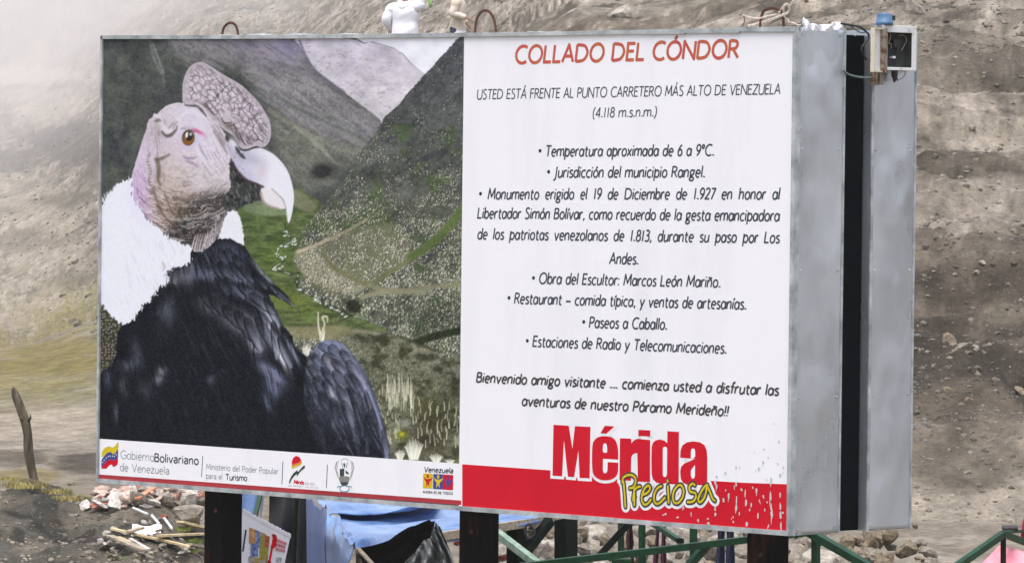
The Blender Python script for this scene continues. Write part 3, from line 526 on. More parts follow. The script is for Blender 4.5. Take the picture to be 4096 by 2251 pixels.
def set_tint(me, rgb):
    a = me.color_attributes.new('tint', 'FLOAT_COLOR', 'POINT'); q = np.ones((len(rgb), 4), np.float32); q[:, :3] = rgb; a.data.foreach_set('color', q.ravel())
def sheet(name, P, nr, nc, rgb, m, parent=None, smooth=True):
    """a big grid mesh (nr*nc points, world coordinates) with its own point colours"""
    me = bpy.data.meshes.new(name); P = np.asarray(P, np.float32).reshape(-1, 3); b = root_loc(parent) if parent is not None else np.zeros(3)
    i = np.arange((nr-1)*(nc-1)); r, c = i//(nc-1), i % (nc-1); q = r*nc+c
    F = np.stack([q, q+1, q+nc+1, q+nc], 1).astype(np.int32)
    me.vertices.add(len(P)); me.vertices.foreach_set('co', (P-b.astype(np.float32)).ravel()); me.loops.add(F.size); me.loops.foreach_set('vertex_index', F.ravel())
    me.polygons.add(len(F)); me.polygons.foreach_set('loop_start', np.arange(0, F.size, 4, dtype=np.int32)); me.polygons.foreach_set('use_smooth', np.full(len(F), smooth))
    me.update(calc_edges=True); me.validate(); set_tint(me, rgb); me.materials.append(m)
    o = bpy.data.objects.new(name, me); C.objects.link(o)
    if parent is not None: o.parent = parent
    return o
# ------------------------------------------------------------------ lettering: a stroke alphabet (cap height 1, x height .66)
def el(cx, cy, rx, ry, a0=0, a1=360, n=14): return [(cx+rx*math.cos(R(a0+(a1-a0)*i/n)), cy+ry*math.sin(R(a0+(a1-a0)*i/n))) for i in range(n+1)]
def cs(*p): return [tuple(q) for q in catmull(p, False, 5)]
XB = el(.22, .33, .2, .33)
AR = [(.02, 0), (.02, .66)]; AR2 = cs((.02, .40), (.10, .58), (.22, .655), (.34, .62), (.385, .46), (.39, .3), (.39, 0))
GL = {
 'a': (.47, [XB, [(.44, .66), (.44, 0)]]), 'b': (.46, [el(.24, .33, .2, .33), [(.03, 1.05), (.03, 0)]]), 'c': (.40, [el(.25, .33, .23, .33, 52, 308)]),
 'd': (.47, [XB, [(.44, 1.05), (.44, 0)]]), 'e': (.45, [[(.02, .345), (.42, .345)], el(.23, .33, .205, .33, 3, 308)]), 'f': (.30, [cs((.34, 1.03), (.24, 1.05), (.16, .95), (.14, .75))+[(.14, 0)], [(.0, .63), (.30, .63)]]),
 'g': (.46, [el(.21, .43, .17, .23), cs((.12, .22), (.06, .12), (.14, .04), (.32, 0), (.41, -.12), (.34, -.27), (.17, -.31), (.03, -.22), (.06, -.07), (.2, .02)), [(.34, .58), (.47, .65)]]),
 'h': (.46, [[(.02, 0), (.02, 1.05)], AR2]), 'i': (.10, [[(.04, 0), (.04, .66)], [(.04, .84), (.04, .95)]]), 'j': (.12, [[(.06, .66), (.06, -.2), (-.06, -.3)], [(.06, .84), (.06, .95)]]), 'l': (.10, [[(.04, 0), (.04, 1.05)]]),
 'm': (.74, [AR, AR2, [(p[0]+.335 if p[0] < .2 else p[0]+.32, p[1]) for p in AR2]]), 'n': (.45, [AR, AR2]), 'o': (.47, [el(.235, .33, .215, .33)]), 'p': (.47, [[(.04, .80), (.04, -.34)], el(.25, .33, .2, .33)]),
 'r': (.29, [AR, cs((.02, .38), (.08, .56), (.17, .64), (.29, .64))]), 's': (.33, [cs((.31, .60), (.19, .66), (.06, .60), (.05, .46), (.18, .35), (.31, .23), (.31, .08), (.18, 0), (.02, .06))]),
 't': (.31, [cs((.12, .88), (.12, .3), (.15, .06), (.24, .0), (.32, .03)), [(.0, .63), (.30, .63)]]), 'u': (.46, [[(.42, .66), (.42, 0)], [(.44-p[0], .66-p[1]) for p in AR2]]), 'v': (.43, [[(.0, .66), (.21, 0), (.42, .66)]]),
 'x': (.40, [[(.0, .66), (.38, 0)], [(.38, .66), (0, 0)]]), 'y': (.43, [[(.0, .66), (.215, .02)], [(.42, .66), (.09, -.34)]]), 'z': (.38, [[(.02, .63), (.36, .63), (.02, .03), (.38, .03)]]),
 'A': (.62, [[(0, 0), (.3, 1), (.6, 0)], [(.11, .34), (.49, .34)]]), 'B': (.50, [[(.03, 0), (.03, 1)], [(.03, .97)]+cs((.2, .97), (.38, .92), (.40, .74), (.3, .56), (.03, .54)), cs((.2, .54), (.42, .48), (.47, .28), (.40, .08), (.22, .03))+[(.03, .03)]]),
 'C': (.64, [el(.40, .5, .37, .5, 52, 308, 18)]), 'D': (.68, [[(.03, 0), (.03, 1)], [(.03, .97)]+cs((.2, .97), (.48, .88), (.63, .5), (.48, .12), (.2, .03))+[(.03, .03)]]), 'E': (.44, [[(.42, .97), (.03, .97), (.03, .03), (.43, .03)], [(.03, .53), (.38, .53)]]),
 'F': (.42, [[(.42, .97), (.03, .97)], [(.03, 1), (.03, 0)], [(.03, .53), (.38, .53)]]), 'G': (.70, [el(.40, .5, .37, .5, 52, 332, 18)+[(.68, .45)], [(.44, .45), (.70, .45)]]), 'H': (.62, [[(.03, 0), (.03, 1)], [(.58, 0), (.58, 1)], [(.03, .53), (.58, .53)]]),
 'J': (.26, [cs((.18, 1), (.18, .5), (.17, .0), (.10, -.2), (-.04, -.27))]), 'L': (.42, [[(.03, 1), (.03, .03), (.42, .03)]]), 'M': (.74, [[(.03, 0), (.09, 1), (.37, .22), (.65, 1), (.71, 0)]]), 'N': (.66, [[(.03, 0), (.03, 1), (.62, 0), (.62, 1)]]),
 'O': (.76, [el(.38, .5, .355, .5, 0, 360, 20)]), 'P': (.47, [[(.03, 0), (.03, 1)], [(.03, .97)]+cs((.2, .97), (.40, .90), (.44, .70), (.36, .50), (.2, .45))+[(.03, .45)]]), 'R': (.52, [[(.03, 0), (.03, 1)], [(.03, .97)]+cs((.2, .97), (.39, .90), (.43, .72), (.34, .54), (.18, .50))+[(.03, .50)], [(.22, .50), (.52, 0)]]),
 'S': (.46, [cs((.41, .92), (.26, 1), (.10, .94), (.06, .76), (.16, .60), (.33, .45), (.43, .27), (.36, .07), (.20, 0), (.03, .08))]), 'T': (.54, [[(0, .97), (.54, .97)], [(.27, .97), (.27, 0)]]), 'U': (.60, [cs((.03, 1), (.03, .5), (.05, .18), (.18, .02), (.30, 0), (.42, .02), (.55, .18), (.57, .5), (.57, 1))]),
 'V': (.58, [[(0, 1), (.29, 0), (.57, 1)]]), 'Z': (.55, [[(.02, .97), (.53, .97), (.02, .03), (.55, .03)]]),
 '1': (.24, [[(.12, 0), (.12, 1)]]), '2': (.44, [cs((.05, .82), (.12, .96), (.24, 1), (.37, .92), (.40, .74), (.3, .5), (.02, .04))+[(.44, .04)]]), '3': (.42, [cs((.06, .93), (.2, 1), (.35, .92), (.37, .74), (.28, .58), (.14, .54)), cs((.14, .54), (.34, .48), (.41, .28), (.34, .07), (.18, 0), (.02, .07))]),
 '4': (.46, [[(.36, 0), (.36, 1), (.02, .28), (.46, .28)]]), '6': (.44, [cs((.34, 1), (.18, .8), (.06, .5), (.04, .3)), el(.23, .29, .19, .29)]), '7': (.40, [[(.02, .97), (.40, .97), (.10, 0)]]), '8': (.44, [el(.22, .76, .16, .24), el(.22, .27, .2, .27)]), '9': (.44, [el(.22, .71, .19, .29), cs((.41, .71), (.38, .45), (.26, .2), (.11, 0))]),
 '.': (.15, [[(.09, 0), (.09, .12)]]), ',': (.15, [[(.10, .12), (.09, -.02), (.04, -.13)]]), ':': (.10, [[(.04, 0), (.04, .12)], [(.04, .52), (.04, .64)]]), '(': (.20, [cs((.18, 1.05), (.05, .75), (.02, .4), (.06, .05), (.18, -.22))]), ')': (.20, [cs((.02, 1.05), (.15, .75), (.18, .4), (.14, .05), (.02, -.22))]),
 '!': (.12, [[(.05, 1), (.05, .28)], [(.05, 0), (.05, .12)]]), '–': (.5, [[(0, .32), (.5, .32)]]), '•': (.26, [el(.1, .52, .05, .05, 0, 360, 8)]), 'º': (.26, [el(.12, .82, .1, .16)]), ' ': (.36, []),
 'ª': (.44, [cs((.05, .54), (.12, .64), (.22, .66), (.35, .60), (.37, .45))+[(.37, 0)], cs((.37, .38), (.2, .36), (.05, .28), (.04, .12), (.14, .01), (.27, .04), (.37, .18))]),
}
ACC = {'á': 'a', 'é': 'e', 'í': 'i', 'ó': 'o', 'Á': 'A', 'Ó': 'O', 'ñ': 'n'}
def glyph(ch):
    if ch in GL: return GL[ch]
    b = ACC[ch]; w, st = GL[b]; up = .34 if b.isupper() else 0
    if b == 'i': st = st[:1]
    cx = w*.5
    return (w, st+[cs((cx-.17, .80), (cx-.08, .87), (cx+.06, .80), (cx+.16, .87))]) if ch == 'ñ' else (w, st+[[(cx-.02, .78+up), (cx+.1, 1.0+up)]])
LAY = [0]
def ribbon(mb, P, w, y, m=0, rnd=False):
    """flat stroke of width w along (x, z) points P on the plane y; each one a hair in front of the last"""
    P = np.asarray(P, float)
    if not rnd and len(P) > 2:                      # break at sharp corners so that the stroke keeps its width
        T = np.diff(P, axis=0); L = np.linalg.norm(T, axis=1)+1e-12; T /= L[:, None]
        for i in range(1, len(P)-1):
            if T[i-1]@T[i] < .55:
                ribbon(mb, np.concatenate([P[:i], [P[i]+T[i-1]*min(w*.35, L[i-1])]]), w, y, m); ribbon(mb, np.concatenate([[P[i]-T[i]*min(w*.35, L[i])], P[i+1:]]), w, y, m); return
    keep = [0]+[i for i in range(1, len(P)) if np.hypot(*(P[i]-P[keep_last(P, i)])) > 1e-6]; P = P[keep]
    n = len(P)
    if n < 2: return
    LAY[0] += 1; y = y-(LAY[0] % 40)*6e-6
    closed = np.hypot(*(P[0]-P[-1])) < 1e-6
    T = np.diff(P, axis=0); T /= np.linalg.norm(T, axis=1)[:, None]; N_ = np.stack([-T[:, 1], T[:, 0]], 1); A = []
    for i in range(n):
        a = N_[i-1] if (i > 0 or closed) else N_[0]
        b = N_[i] if i < n-1 else (N_[0] if closed else N_[-1])
        if i == 0 and closed: a = N_[-1]
        s = a+b; q = s@s
        A.append(s*(2/q) if q > .9 else (a if q < .1 else s*(1/math.sqrt(q))*1.6))
    A = np.array(A)*w/2; L = P+A; Rr = P-A
    mb.add([(p[0], y, p[1]) for p in L]+[(p[0], y, p[1]) for p in Rr], [(i, i+1, n+i+1, n+i) for i in range(n-1)], m)
    if rnd:
        for k, p in enumerate(P):
            mb.add([(p[0]+w/2*math.cos(2*math.pi*j/12), y-(k+1)*2e-6, p[1]+w/2*math.sin(2*math.pi*j/12)) for j in range(12)], [tuple(range(12))], m)
def keep_last(P, i): return i-1
def PX(x, y): p = atY(x, y, 0); return np.array((p[0], p[2]))
def text_line(s, p0, p1, cap, wt, m, parent, y=-.0066, slant=.16, sp=.10, just=None, name='lettering'):
    """one line of writing from photo pixel p0 to p1 (both on the base line); cap and weight in metres"""
    a, b = PX(*p0), PX(*p1); L = np.linalg.norm(b-a); d = (b-a)/L; up = np.array((-d[1], d[0]))
    adv = [glyph(c)[0]+(sp if c != ' ' else 0) for c in s]; ns = s.count(' ')
    tot = sum(adv)-sp
    if just: sx = just; gap = (L-tot*sx*cap)/max(ns, 1)
    else: sx = L/(tot*cap); gap = 0
    mb = MB(); x = 0
    for c, ad in zip(s, adv):
        if c == ' ' and mb.f: mb.build(name, m, parent); mb = MB()      # every word is a piece of lettering of its own
        for st in glyph(c)[1]:
            P = np.array([(q[0]*sx*cap+x+slant*(q[1])*cap*sx, q[1]*cap) for q in st])
            ww = wt*1.5 if c in '.•' else wt
            ribbon(mb, a+P[:, :1]*d+P[:, 1:]*up, ww, y)
        x += ad*sx*cap+(gap if c == ' ' else 0)
    if mb.f: mb.build(name, m, parent)
def poly_part(name, lists, parent, y):
    """flat printed shapes; lists of (pixel points, material index)"""
    mb = MB()
    for k, (P, m) in enumerate(lists):
        mb.add([(q[0], y-k*4e-5, q[1]) for q in (PX(*p) for p in P)], [tuple(range(len(P)))], m)
    return mb

# ------------------------------------------------------------------ billboard
zt = ZO+H
bb = thing('billboard', 'large two-sided galvanized billboard with a condor picture and Spanish welcome text on steel posts', 'billboard', (-W/2, .45, 0))
M_galv = mat('galvanised_sheet', (.56, .62, .68, 1), (.77, .82, .87, 1), 1.1, .34, .80, .12, 5, rvar=.12, thr=(.36, .66), stretch=(1, 1, .55))
M_trim = mat('galvanised_trim', (.26, .29, .29, 1), (.56, .59, .58, 1), 9, .5, .35, .1, 40, rvar=.12)
M_dark = mat('gap_shade_black', (.001, .003, .004, 1), (.002, .005, .006, 1), 3, .8, spec=.02)  # near-black tone stands for the shade between the cabinets
M_post = mat('rusty_dark_steel', (.004, .004, .005, 1), (.075, .030, .015, 1), 7, .8, 0, .3, 30, c3=(.008, .008, .008, 1), stretch=(1, 1, .35), thr=(.38, .72), spec=.06)
M_white = mat('white_vinyl', (.755, .76, .765, 1), (.835, .835, .835, 1), 1.6, .5, 0, .0, 3, spec=.2, detail=8, stretch=(2.2, 1, .35), thr=(.22, .50))
M_red = mat('red_print', (.54, .004, .018, 1), (.60, .006, .022, 1), 3, .5, spec=.12)
M_ink = mat('grey_ink', (.045, .055, .07, 1), rough=.6, spec=.2); M_ink2 = mat('brown_grey_ink', (.06, .055, .055, 1), rough=.6, spec=.2)
M_title = mat('orange_red_ink', (.50, .065, .042, 1), (.50, .115, .036, 1), 14, .5, thr=(.4, .62))
M_lgrey = mat('pale_grey_ink', (.16, .18, .20, 1), rough=.5); M_black = mat('black_ink', (.012, .013, .015, 1), rough=.5)
M_yel = mat('yellow_ink', (.66, .52, .02, 1), (.56, .43, .01, 1), 30, .5, spec=.1); M_blue = mat('blue_ink', (.03, .045, .22, 1), rough=.5); M_dkred = mat('dark_red_ink', (.30, .012, .02, 1), (.42, .02, .03, 1), 3, .5)
M_rust = mat('rusted_iron', (.05, .018, .010, 1), (.13, .045, .022, 1), 60, .85, 0, .4, 120)
# cabinets: front (0..D1) and rear, each a folded sheet-metal tray with visible seams
def bow(x): return .012*(1-((x+W/2)/(W/2))**2)
MB().box((-W, .012, ZO), (-.004, D1, zt-.013)).build('cabinet', M_galv, bb)
MB().box((-W, D1+G1, ZO), (-.004, D1+G1+D2, zt-.004)).build('rear_cabinet', M_galv, bb)
def dented(y0, y1, x, seed, name):
    nz, ny = 120, 18; G = np.zeros((nz, ny, 3))
    for i in range(nz):
        for j in range(ny):
            v, u = i/(nz-1), j/(ny-1); G[i, j] = (x, y0+(y1-y0)*u, ZO+.002+(H-.006)*v)
    zz, yy = G[..., 2], G[..., 1]
    edge = np.clip(np.minimum(np.arange(ny), ny-1-np.arange(ny))/4, 0, 1)[None, :]
    G[..., 0] += (fbm(zz*2.0+seed*5, yy*3+seed, seed, 3)-.5)*.034*edge+(fbm(zz*9+seed*5, yy*9, seed+3, 2)-.5)*.004*edge
    o = MB().slab(G, (-.0035, 0, 0)).build(name, M_galv, bb, smooth=True)
    for v in (.012, .27, .52, .76, .985):
        for u in (.10, .9): MB().tube([(x+.001, y0+(y1-y0)*u, ZO+H*v), (x+.005, y0+(y1-y0)*u, ZO+H*v)], .006, 8).build('rivet', M_trim, o)
    # folded corner strips
    MB().box((x-.004, y0-.003, ZO-.001), (x+.004, y0+.014, zt-.005)).build('corner_strip', M_trim, o); mb = MB(); mb.box((x-.004, y1-.010, ZO-.001), (x+.004, y1+.002, zt-.005)); mb.build('corner_strip', M_trim, o)
dented(.014, D1, 0, 3, 'side_panel'); dented(D1+G1, D1+G1+D2, 0, 8, 'side_panel')
MB().box((-W+.05, D1+.020, ZO+.004), (-.045, D1+G1-.012, zt-.03)).build('gap_shade_block', M_dark, bb)  # added filler block: interior shade of the gap put into its colour
# frame round the prints
mb = MB(); xs = np.linspace(-W, .004, 15)
for z_hi, z_lo, sgn in ((zt, zt-.020, 1),):
    for a, b in zip(xs[:-1], xs[1:]):
        mb.prism([(a, -.018, z_lo-bow(a)), (b, -.018, z_lo-bow(b)-.006*(b > -1)), (b, -.018, z_hi-bow(b)), (a, -.018, z_hi-bow(a))], (0, .034, 0))
mb.build('top_trim', M_trim, bb)
mb = MB(); cuts = [-W, -W+.62, -W+1.55, -W+2.76, -W+3.30, -W+3.9, -W+4.5, .004]
for a, b in zip(cuts[:-1], cuts[1:]): mb.box((a+.0012, -.016-random.random()*.002, ZO), (b-.0012, .012, ZO+.022+random.random()*.002))
mb.build('bottom_trim', M_trim, bb)
MB().box((-W-.003, -.018, ZO), (-W+.013, .014, zt-.004)).build('side_trim', M_trim, bb)
MB().box((-.016, -.013, ZO+.004), (.005, .013, zt-.022)).build('side_trim', M_trim, bb)
# loose flashing lying on the top edge
for x0, x1, h0, h1, yy in ((697, 1060, 7, 12, .06), (1040, 1560, 12, 6, .10), (1980, 2260, 6, 8, .12), (2090, 2300, 12, 3, .2), (3110, 3195, 6, 10, .08)):
    a, b = atY(x0, 140, yy), atY(x1, 136, yy); k = 24
    G = [[(a[0]+(b[0]-a[0])*t, yy+q*.05, zt-.018+(.004+(h0+(h1-h0)*t+3*math.sin(t*17+x0))*.0012*q)) for q in (0, 1)] for t in np.linspace(0, 1, k)]
    MB().slab(G, (0, .002, -.002)).build('flashing', M_trim, bb)
for i, xx in enumerate((893, 1917, 3073)):
    c = atY(xx, 2060, D1+G1/2); q = .074
    o = MB().box((c[0]-q, c[1]-q, -.1), (c[0]+q, c[1]+q, zt-.1)).build('post', M_post, bb, bevel=.006)
    for z in (.6, 1.0, 1.36): MB().tube([(c[0]+.02, c[1]-q-.004, z), (c[0]+.02, c[1]-q+.004, z)], .012, 6).build('bolt', M_rust, o)
    mb = MB().box((c[0]-.17, c[1]-.17, -.02), (c[0]+.17, c[1]+.17, .02)); mb.build('base_plate', M_post, o)
# lifting hooks of bent reinforcing bar
def hook(pts, yp):
    P = catmull([atY(x, y, yp) for x, y in pts], False, 6)
    mb = MB().tube(P, .0062, 8)
    for i in range(2, len(P)-2, 1):
        t = P[i+1]-P[i-1]; t /= np.linalg.norm(t); mb.tube([P[i]-t*.0012, P[i]+t*.0012], .0074, 8)
    mb.build('lifting_hook', M_rust, bb, smooth=False)
hook([(889, 142), (893, 118), (905, 100), (922, 92), (938, 98), (948, 115), (953, 142)], .17)
hook([(1900, 140), (1904, 92), (1918, 56), (1940, 43), (1962, 53), (1977, 84), (1985, 140)], .17)
hook([(3040, 115), (3043, 80), (3052, 50), (3068, 37), (3090, 34), (3112, 38), (3127, 52), (3133, 80), (3135, 112)], .17)
# ---- printed faces
zb = ZO+.021; XS = (PX(1853, 157)[0]+PX(1846, 2002)[0])/2
tp = MB().slab([[(XS-.001, -.006, zb), (-.010, -.006, zb)], [(XS-.001, -.006, zt-.02), (-.010, -.006, zt-.02)]], (0, .004, 0)).build('text_panel', M_white, bb)
NX, NZ = 600, 800
gx, gz = np.meshgrid(np.linspace(-W+.008, XS-.001, NX), np.linspace(zb, zt-.012, NZ))
Pw = np.stack([gx, np.full(gx.shape, -.006), gz], -1); sx_, sy_, _ = px(Pw.reshape(-1, 3))
col = lin(paint_condor(sx_.reshape(gx.shape), sy_.reshape(gx.shape)))
POST_K, POST_B = .90, -.006
pp = sheet('picture_panel', Pw, NZ, NX, np.clip(col*POST_K+POST_B, .002, .9).reshape(-1, 3), vcol_mat('picture_print', .6, .05), bb, False)
# the white strip with emblems under the picture
strip = poly_part('', [([(402, 1753.5), (1848, 1853), (1847, 2004), (388, 1897)], 0)], pp, -.0064).build('logo_strip', M_white, pp)
poly_part('', [([(388, 1895), (700, 1917), (1300, 1961), (1650, 1986), (1849, 2000), (1849, 2018), (388, 1912)], 0)], pp, -.0070).build('red_line', M_dkred, pp)
k = .00122                                   # metres per photo pixel of height near the middle
def sp_(n): return .0011*n
text_line('Gobierno', (486, 1832), (620, 1844), .044, .0042, M_lgrey, strip, slant=0, y=-.0070)
text_line('Bolivªriªno', (622, 1844.5), (798, 1857), .044, .0078, M_ink, strip, slant=0, y=-.0070)
text_line('de Venezuelª', (484, 1881.5), (681, 1896.5), .042, .0042, M_lgrey, strip, slant=0, y=-.0070)
text_line('Ministerio del Poder Populªr', (829, 1875.5), (1117, 1895), .031, .0032, M_lgrey, strip, slant=0, y=-.0070)
text_line('pªrª el', (828, 1912), (893, 1917), .030, .0032, M_lgrey, strip, slant=0, y=-.0070)
text_line('Turismo', (907, 1918), (992, 1921.5), .031, .0058, M_ink, strip, slant=0, y=-.0070)
for a, b in (((815, 1821), (810, 1905)), ((1135.5, 1844), (1131.5, 1935)), ((1313.5, 1857), (1309.5, 1950))): mb = MB(); ribbon(mb, [PX(*a), PX(*b)], .0052, -.0070); mb.build('divider_line', M_ink, strip)
Zf = Z(390, 1740, 7.452)                     # tricolour flag emblem
mb = poly_part('', [(catmull(Zf((160, 640), (165, 500), (240, 380), (370, 330), (480, 360), (560, 300), (645, 200), (640, 420), (560, 520), (490, 560), (440, 510), (370, 500), (260, 570))), 0),
                    (catmull(Zf((148, 950), (150, 750), (200, 650), (300, 540), (400, 495), (445, 520), (490, 562), (560, 530), (638, 420), (632, 690), (560, 725), (480, 745), (400, 720), (280, 790), (200, 880))), 1),
                    (catmull(Zf((150, 985), (200, 885), (300, 780), (400, 715), (480, 745), (560, 725), (632, 670), (628, 850), (560, 915), (490, 930), (465, 880), (420, 870), (350, 920), (290, 990), (220, 985))), 2)], strip, -.0070)
for q in Zf((187, 805), (230, 740), (288, 675), (350, 622), (410, 615), (478, 618), (540, 622), (592, 568)):
    c = PX(*q); mb.add([(c[0]+.0042*math.cos(t*2*math.pi/5+.3), -.0076, c[1]+.0042*math.sin(t*2*math.pi/5+.3)) for t in range(5)], [(0, 1, 2, 3, 4)], 3)
mb.build('flag_emblem', [M_yel, M_blue, M_red, M_white], strip)
Zl = Z(1150, 1800, 7.08)                     # rising-sun emblem
MO = mat('orange_ink', (.62, .20, .02, 1), rough=.5); MG = mat('green_black_ink', (.010, .04, .022, 1), rough=.5)
mb = poly_part('', [(catmull(Zl((165, 515), (148, 400), (165, 270), (220, 185), (290, 160), (360, 190), (410, 270), (422, 360), (340, 430), (250, 470))), 2), (catmull(Zl((165, 515), (152, 440), (156, 400), (250, 370), (340, 340), (418, 300), (425, 375), (340, 430), (250, 475))), 1), (catmull(Zl((165, 515), (158, 480), (160, 450), (250, 425), (345, 385), (420, 355), (422, 385), (340, 440), (250, 480))), 0)], strip, -.0070)
mb2 = poly_part('', [(Zl((68, 925), (80, 850), (130, 740), (200, 640), (260, 590), (305, 550), (318, 600), (340, 600), (400, 520), (450, 460), (522, 418), (518, 500), (420, 570), (350, 650), (305, 740), (290, 665), (220, 720), (160, 800), (118, 870), (100, 935)), 3)], strip, -.0072)
o = len(mb.v); mb.v += mb2.v; mb.f += [tuple(i+o for i in f) for f in mb2.f]; mb.m += mb2.m
mb.build('sun_emblem', [M_yel, MO, M_red, MG], strip)
text_line('Mérida', Zl((208, 935))[0], Zl((495, 960))[0], .0185, .0052, M_red, strip, slant=0, y=-.0070)
for x0, x1, y0, y1, t in ((60, 485, 975, 1020, 4), (540, 830, 900, 985, 9), (540, 940, 1020, 1055, 4)):   # illegible small print
    n = int((x1-x0)/26); mb = MB()
    for i in range(n):
        if (i*7 % 5) == 3: continue
        xa = x0+(x1-x0)*i/n; a = Zl((xa, y0+(xa-x0)*.06))[0]; b = Zl((xa, y1+(xa-x0)*.06))[0]; ribbon(mb, [PX(*a), PX(*b)], .0022, -.0070)
    mb.build('small_print', M_lgrey, strip)
# coat of arms
Zc = lambda *p: [(1100+a/2.0225, 1350+b/2.0225) for a, b in p]
mb = poly_part('', [(Zc((532, 1060), (568, 1055), (566, 1118), (532, 1118)), 0), (Zc((578, 1070), (605, 1090), (603, 1104), (580, 1096)), 3), (catmull(Zc((528, 1125), (570, 1118), (608, 1126), (604, 1165), (585, 1192), (555, 1194), (534, 1170))), 1), (catmull(Zc((540, 1172), (570, 1165), (600, 1172), (586, 1192), (556, 1194))), 3), (catmull(Zc((560, 1020), (570, 1012), (576, 1030), (570, 1050))), 3)], strip, -.0070)
for sgn in (-1, 1):
    for q in range(4):
        P = catmull([(570+sgn*x, y) for x, y in ((36+q*5, 1150-q*18), (60+q*6, 1110-q*20), (56+q*9-q*q*2, 1030-q*8), (46+q*7, 990+q*6))], False, 4); ribbon(mb, [PX(*p) for p in Zc(*P)], .0022, -.0070, 1)
    ribbon(mb, [PX(*p) for p in Zc((570+sgn*14, 1050), (570+sgn*24, 1008))], .004, -.0070, 3)
    ribbon(mb, [PX(*p) for p in catmull(Zc((570+sgn*10, 1196), (570+sgn*36, 1206), (570+sgn*30, 1236), (570, 1245)), False, 5)], .006, -.0070, 2)
    ribbon(mb, [PX(*p) for p in catmull(Zc((570+sgn*30, 1205), (570+sgn*48, 1200), (570+sgn*60, 1214)), False, 5)], .005, -.0070, 2)
ribbon(mb, [PX(*p) for p in catmull(Zc((540, 992), (570, 976), (604, 992)), False, 5)], .0025, -.0070, 1)
mb.build('coat_of_arms', [MG, mat('taupe_ink', (.22, .21, .19, 1), rough=.5), mat('ribbon_blue_ink', (.09, .25, .38, 1), rough=.5), M_ink], strip)
# three-colour figures emblem
Zv = Z(1670, 1840, 8.33)
def figure(ox, oy, m):
    f = [(230, 540), (300, 600), (345, 615), (375, 620), (410, 615), (460, 600), (545, 565), (490, 670), (430, 715), (425, 780), (437, 905), (400, 850), (372, 775), (345, 850), (305, 900), (322, 790), (320, 720), (270, 650)]
    return [(Zv(*[(x+ox, y+oy) for x, y in f]), m), (Zv(*[(375+ox+42*math.cos(t*.524), 522+oy+68*math.sin(t*.524)) for t in range(12)]), m)]
mb = poly_part('', [(Zv((222, 430), (540, 440), (530, 940), (208, 920)), 0), (Zv((560, 448), (880, 462), (872, 965), (548, 950)), 1), (Zv((885, 466), (1226, 484), (1216, 990), (872, 968)), 2)]+figure(0, 0, 2)+figure(345, 20, 0)+figure(680, 50, 1), strip, -.0070)
mb.build('figures_emblem', [M_yel, M_blue, M_red], strip)
text_line('Venezuelª', Zv((250, 385))[0], Zv((1215, 428))[0], .027, .0055, M_black, strip, slant=.12, y=-.0070)
text_line('AHORA ES DE TODOS', Zv((208, 1082))[0], Zv((1212, 1142))[0], .0115, .0030, M_black, strip, slant=0, y=-.0070)
# ---- the text panel
Q1 = Z(1850, 100, 1.84); Q2 = Z(1850, 700, 1.84); Q3 = Z(1850, 1400, 1.6636)
red = poly_part('', [(Q3((4, 757), (585, 797), (900, 818), (1300, 845), (1665, 868), (1900, 881), (2168, 890), (2176, 1200), (4, 1040)), 0)], tp, -.0064).build('red_band', M_red, tp)
text_line('COLLADO DEL CÓNDOR', (2063, 254.5), (2955, 232), .086, .0165, M_title, tp, slant=.10)
text_line('USTED ESTÁ FRENTE AL PUNTO CARRETERO MÁS ALTO DE VENEZUELA', (1911, 398), (3124, 377), .049, .0064, M_ink, tp, slant=.12)
text_line('(4.118 m.s.n.m.)', (2374, 471), (2628, 466), .048, .0066, M_ink, tp, slant=.12)
BODY = [('• Temperatura aproximada de 6 a 9ºC.', Q1((565, 967), (1855, 962)), 0), ('• Jurisdicción del municipio Rangel.', Q1((628, 1122), (1788, 1121)), 0), ('• Monumento erigido el 19 de Diciembre de 1.927 en honor al', Q2((127, 178), (2338, 179)), 1),
        ('Libertador Simón Bolívar, como recuerdo de la gesta emancipadora', Q2((116, 318), (2336, 339)), 0), ('de los patriotas venezolanos de 1.813, durante su paso por Los', Q2((116, 471), (2336, 500)), 1), ('Andes.', Q2((1088, 653), (1298, 656)), 0), ('• Obra del Escultor: Marcos León Mariño.', Q2((517, 797), (1902, 826)), 0),
        ('• Restaurant – comida típica, y ventas de artesanías.', Q2((337, 943), (2092, 988)), 0), ('• Paseos a Caballo.', Q2((887, 1120), (1510, 1136)), 0), ('• Estaciones de Radio y Telecomunicaciones.', [(2106, 1384), (2908, 1413)], 0)]
_a, _b = PX(*BODY[3][1][0]), PX(*BODY[3][1][1]); SXB = np.linalg.norm(_b-_a)/(.0535*(sum(glyph(c)[0]+(.085 if c != ' ' else 0) for c in BODY[3][0])-.085))*.99
for s_, (p, q), j in BODY: text_line(s_, p, q, .0535, .0089, M_ink, tp, slant=.14, just=SXB if j else None)
text_line('Bienvenido amigo visitante ... comienza usted a disfrutar las', *Q3((97, 212), (2106, 300)), .050, .0105, M_ink2, tp, slant=.14)
text_line('aventuras de nuestro Páramo Merideño!!', *Q3((400, 367), (1772, 438)), .050, .0105, M_ink2, tp, slant=.14)
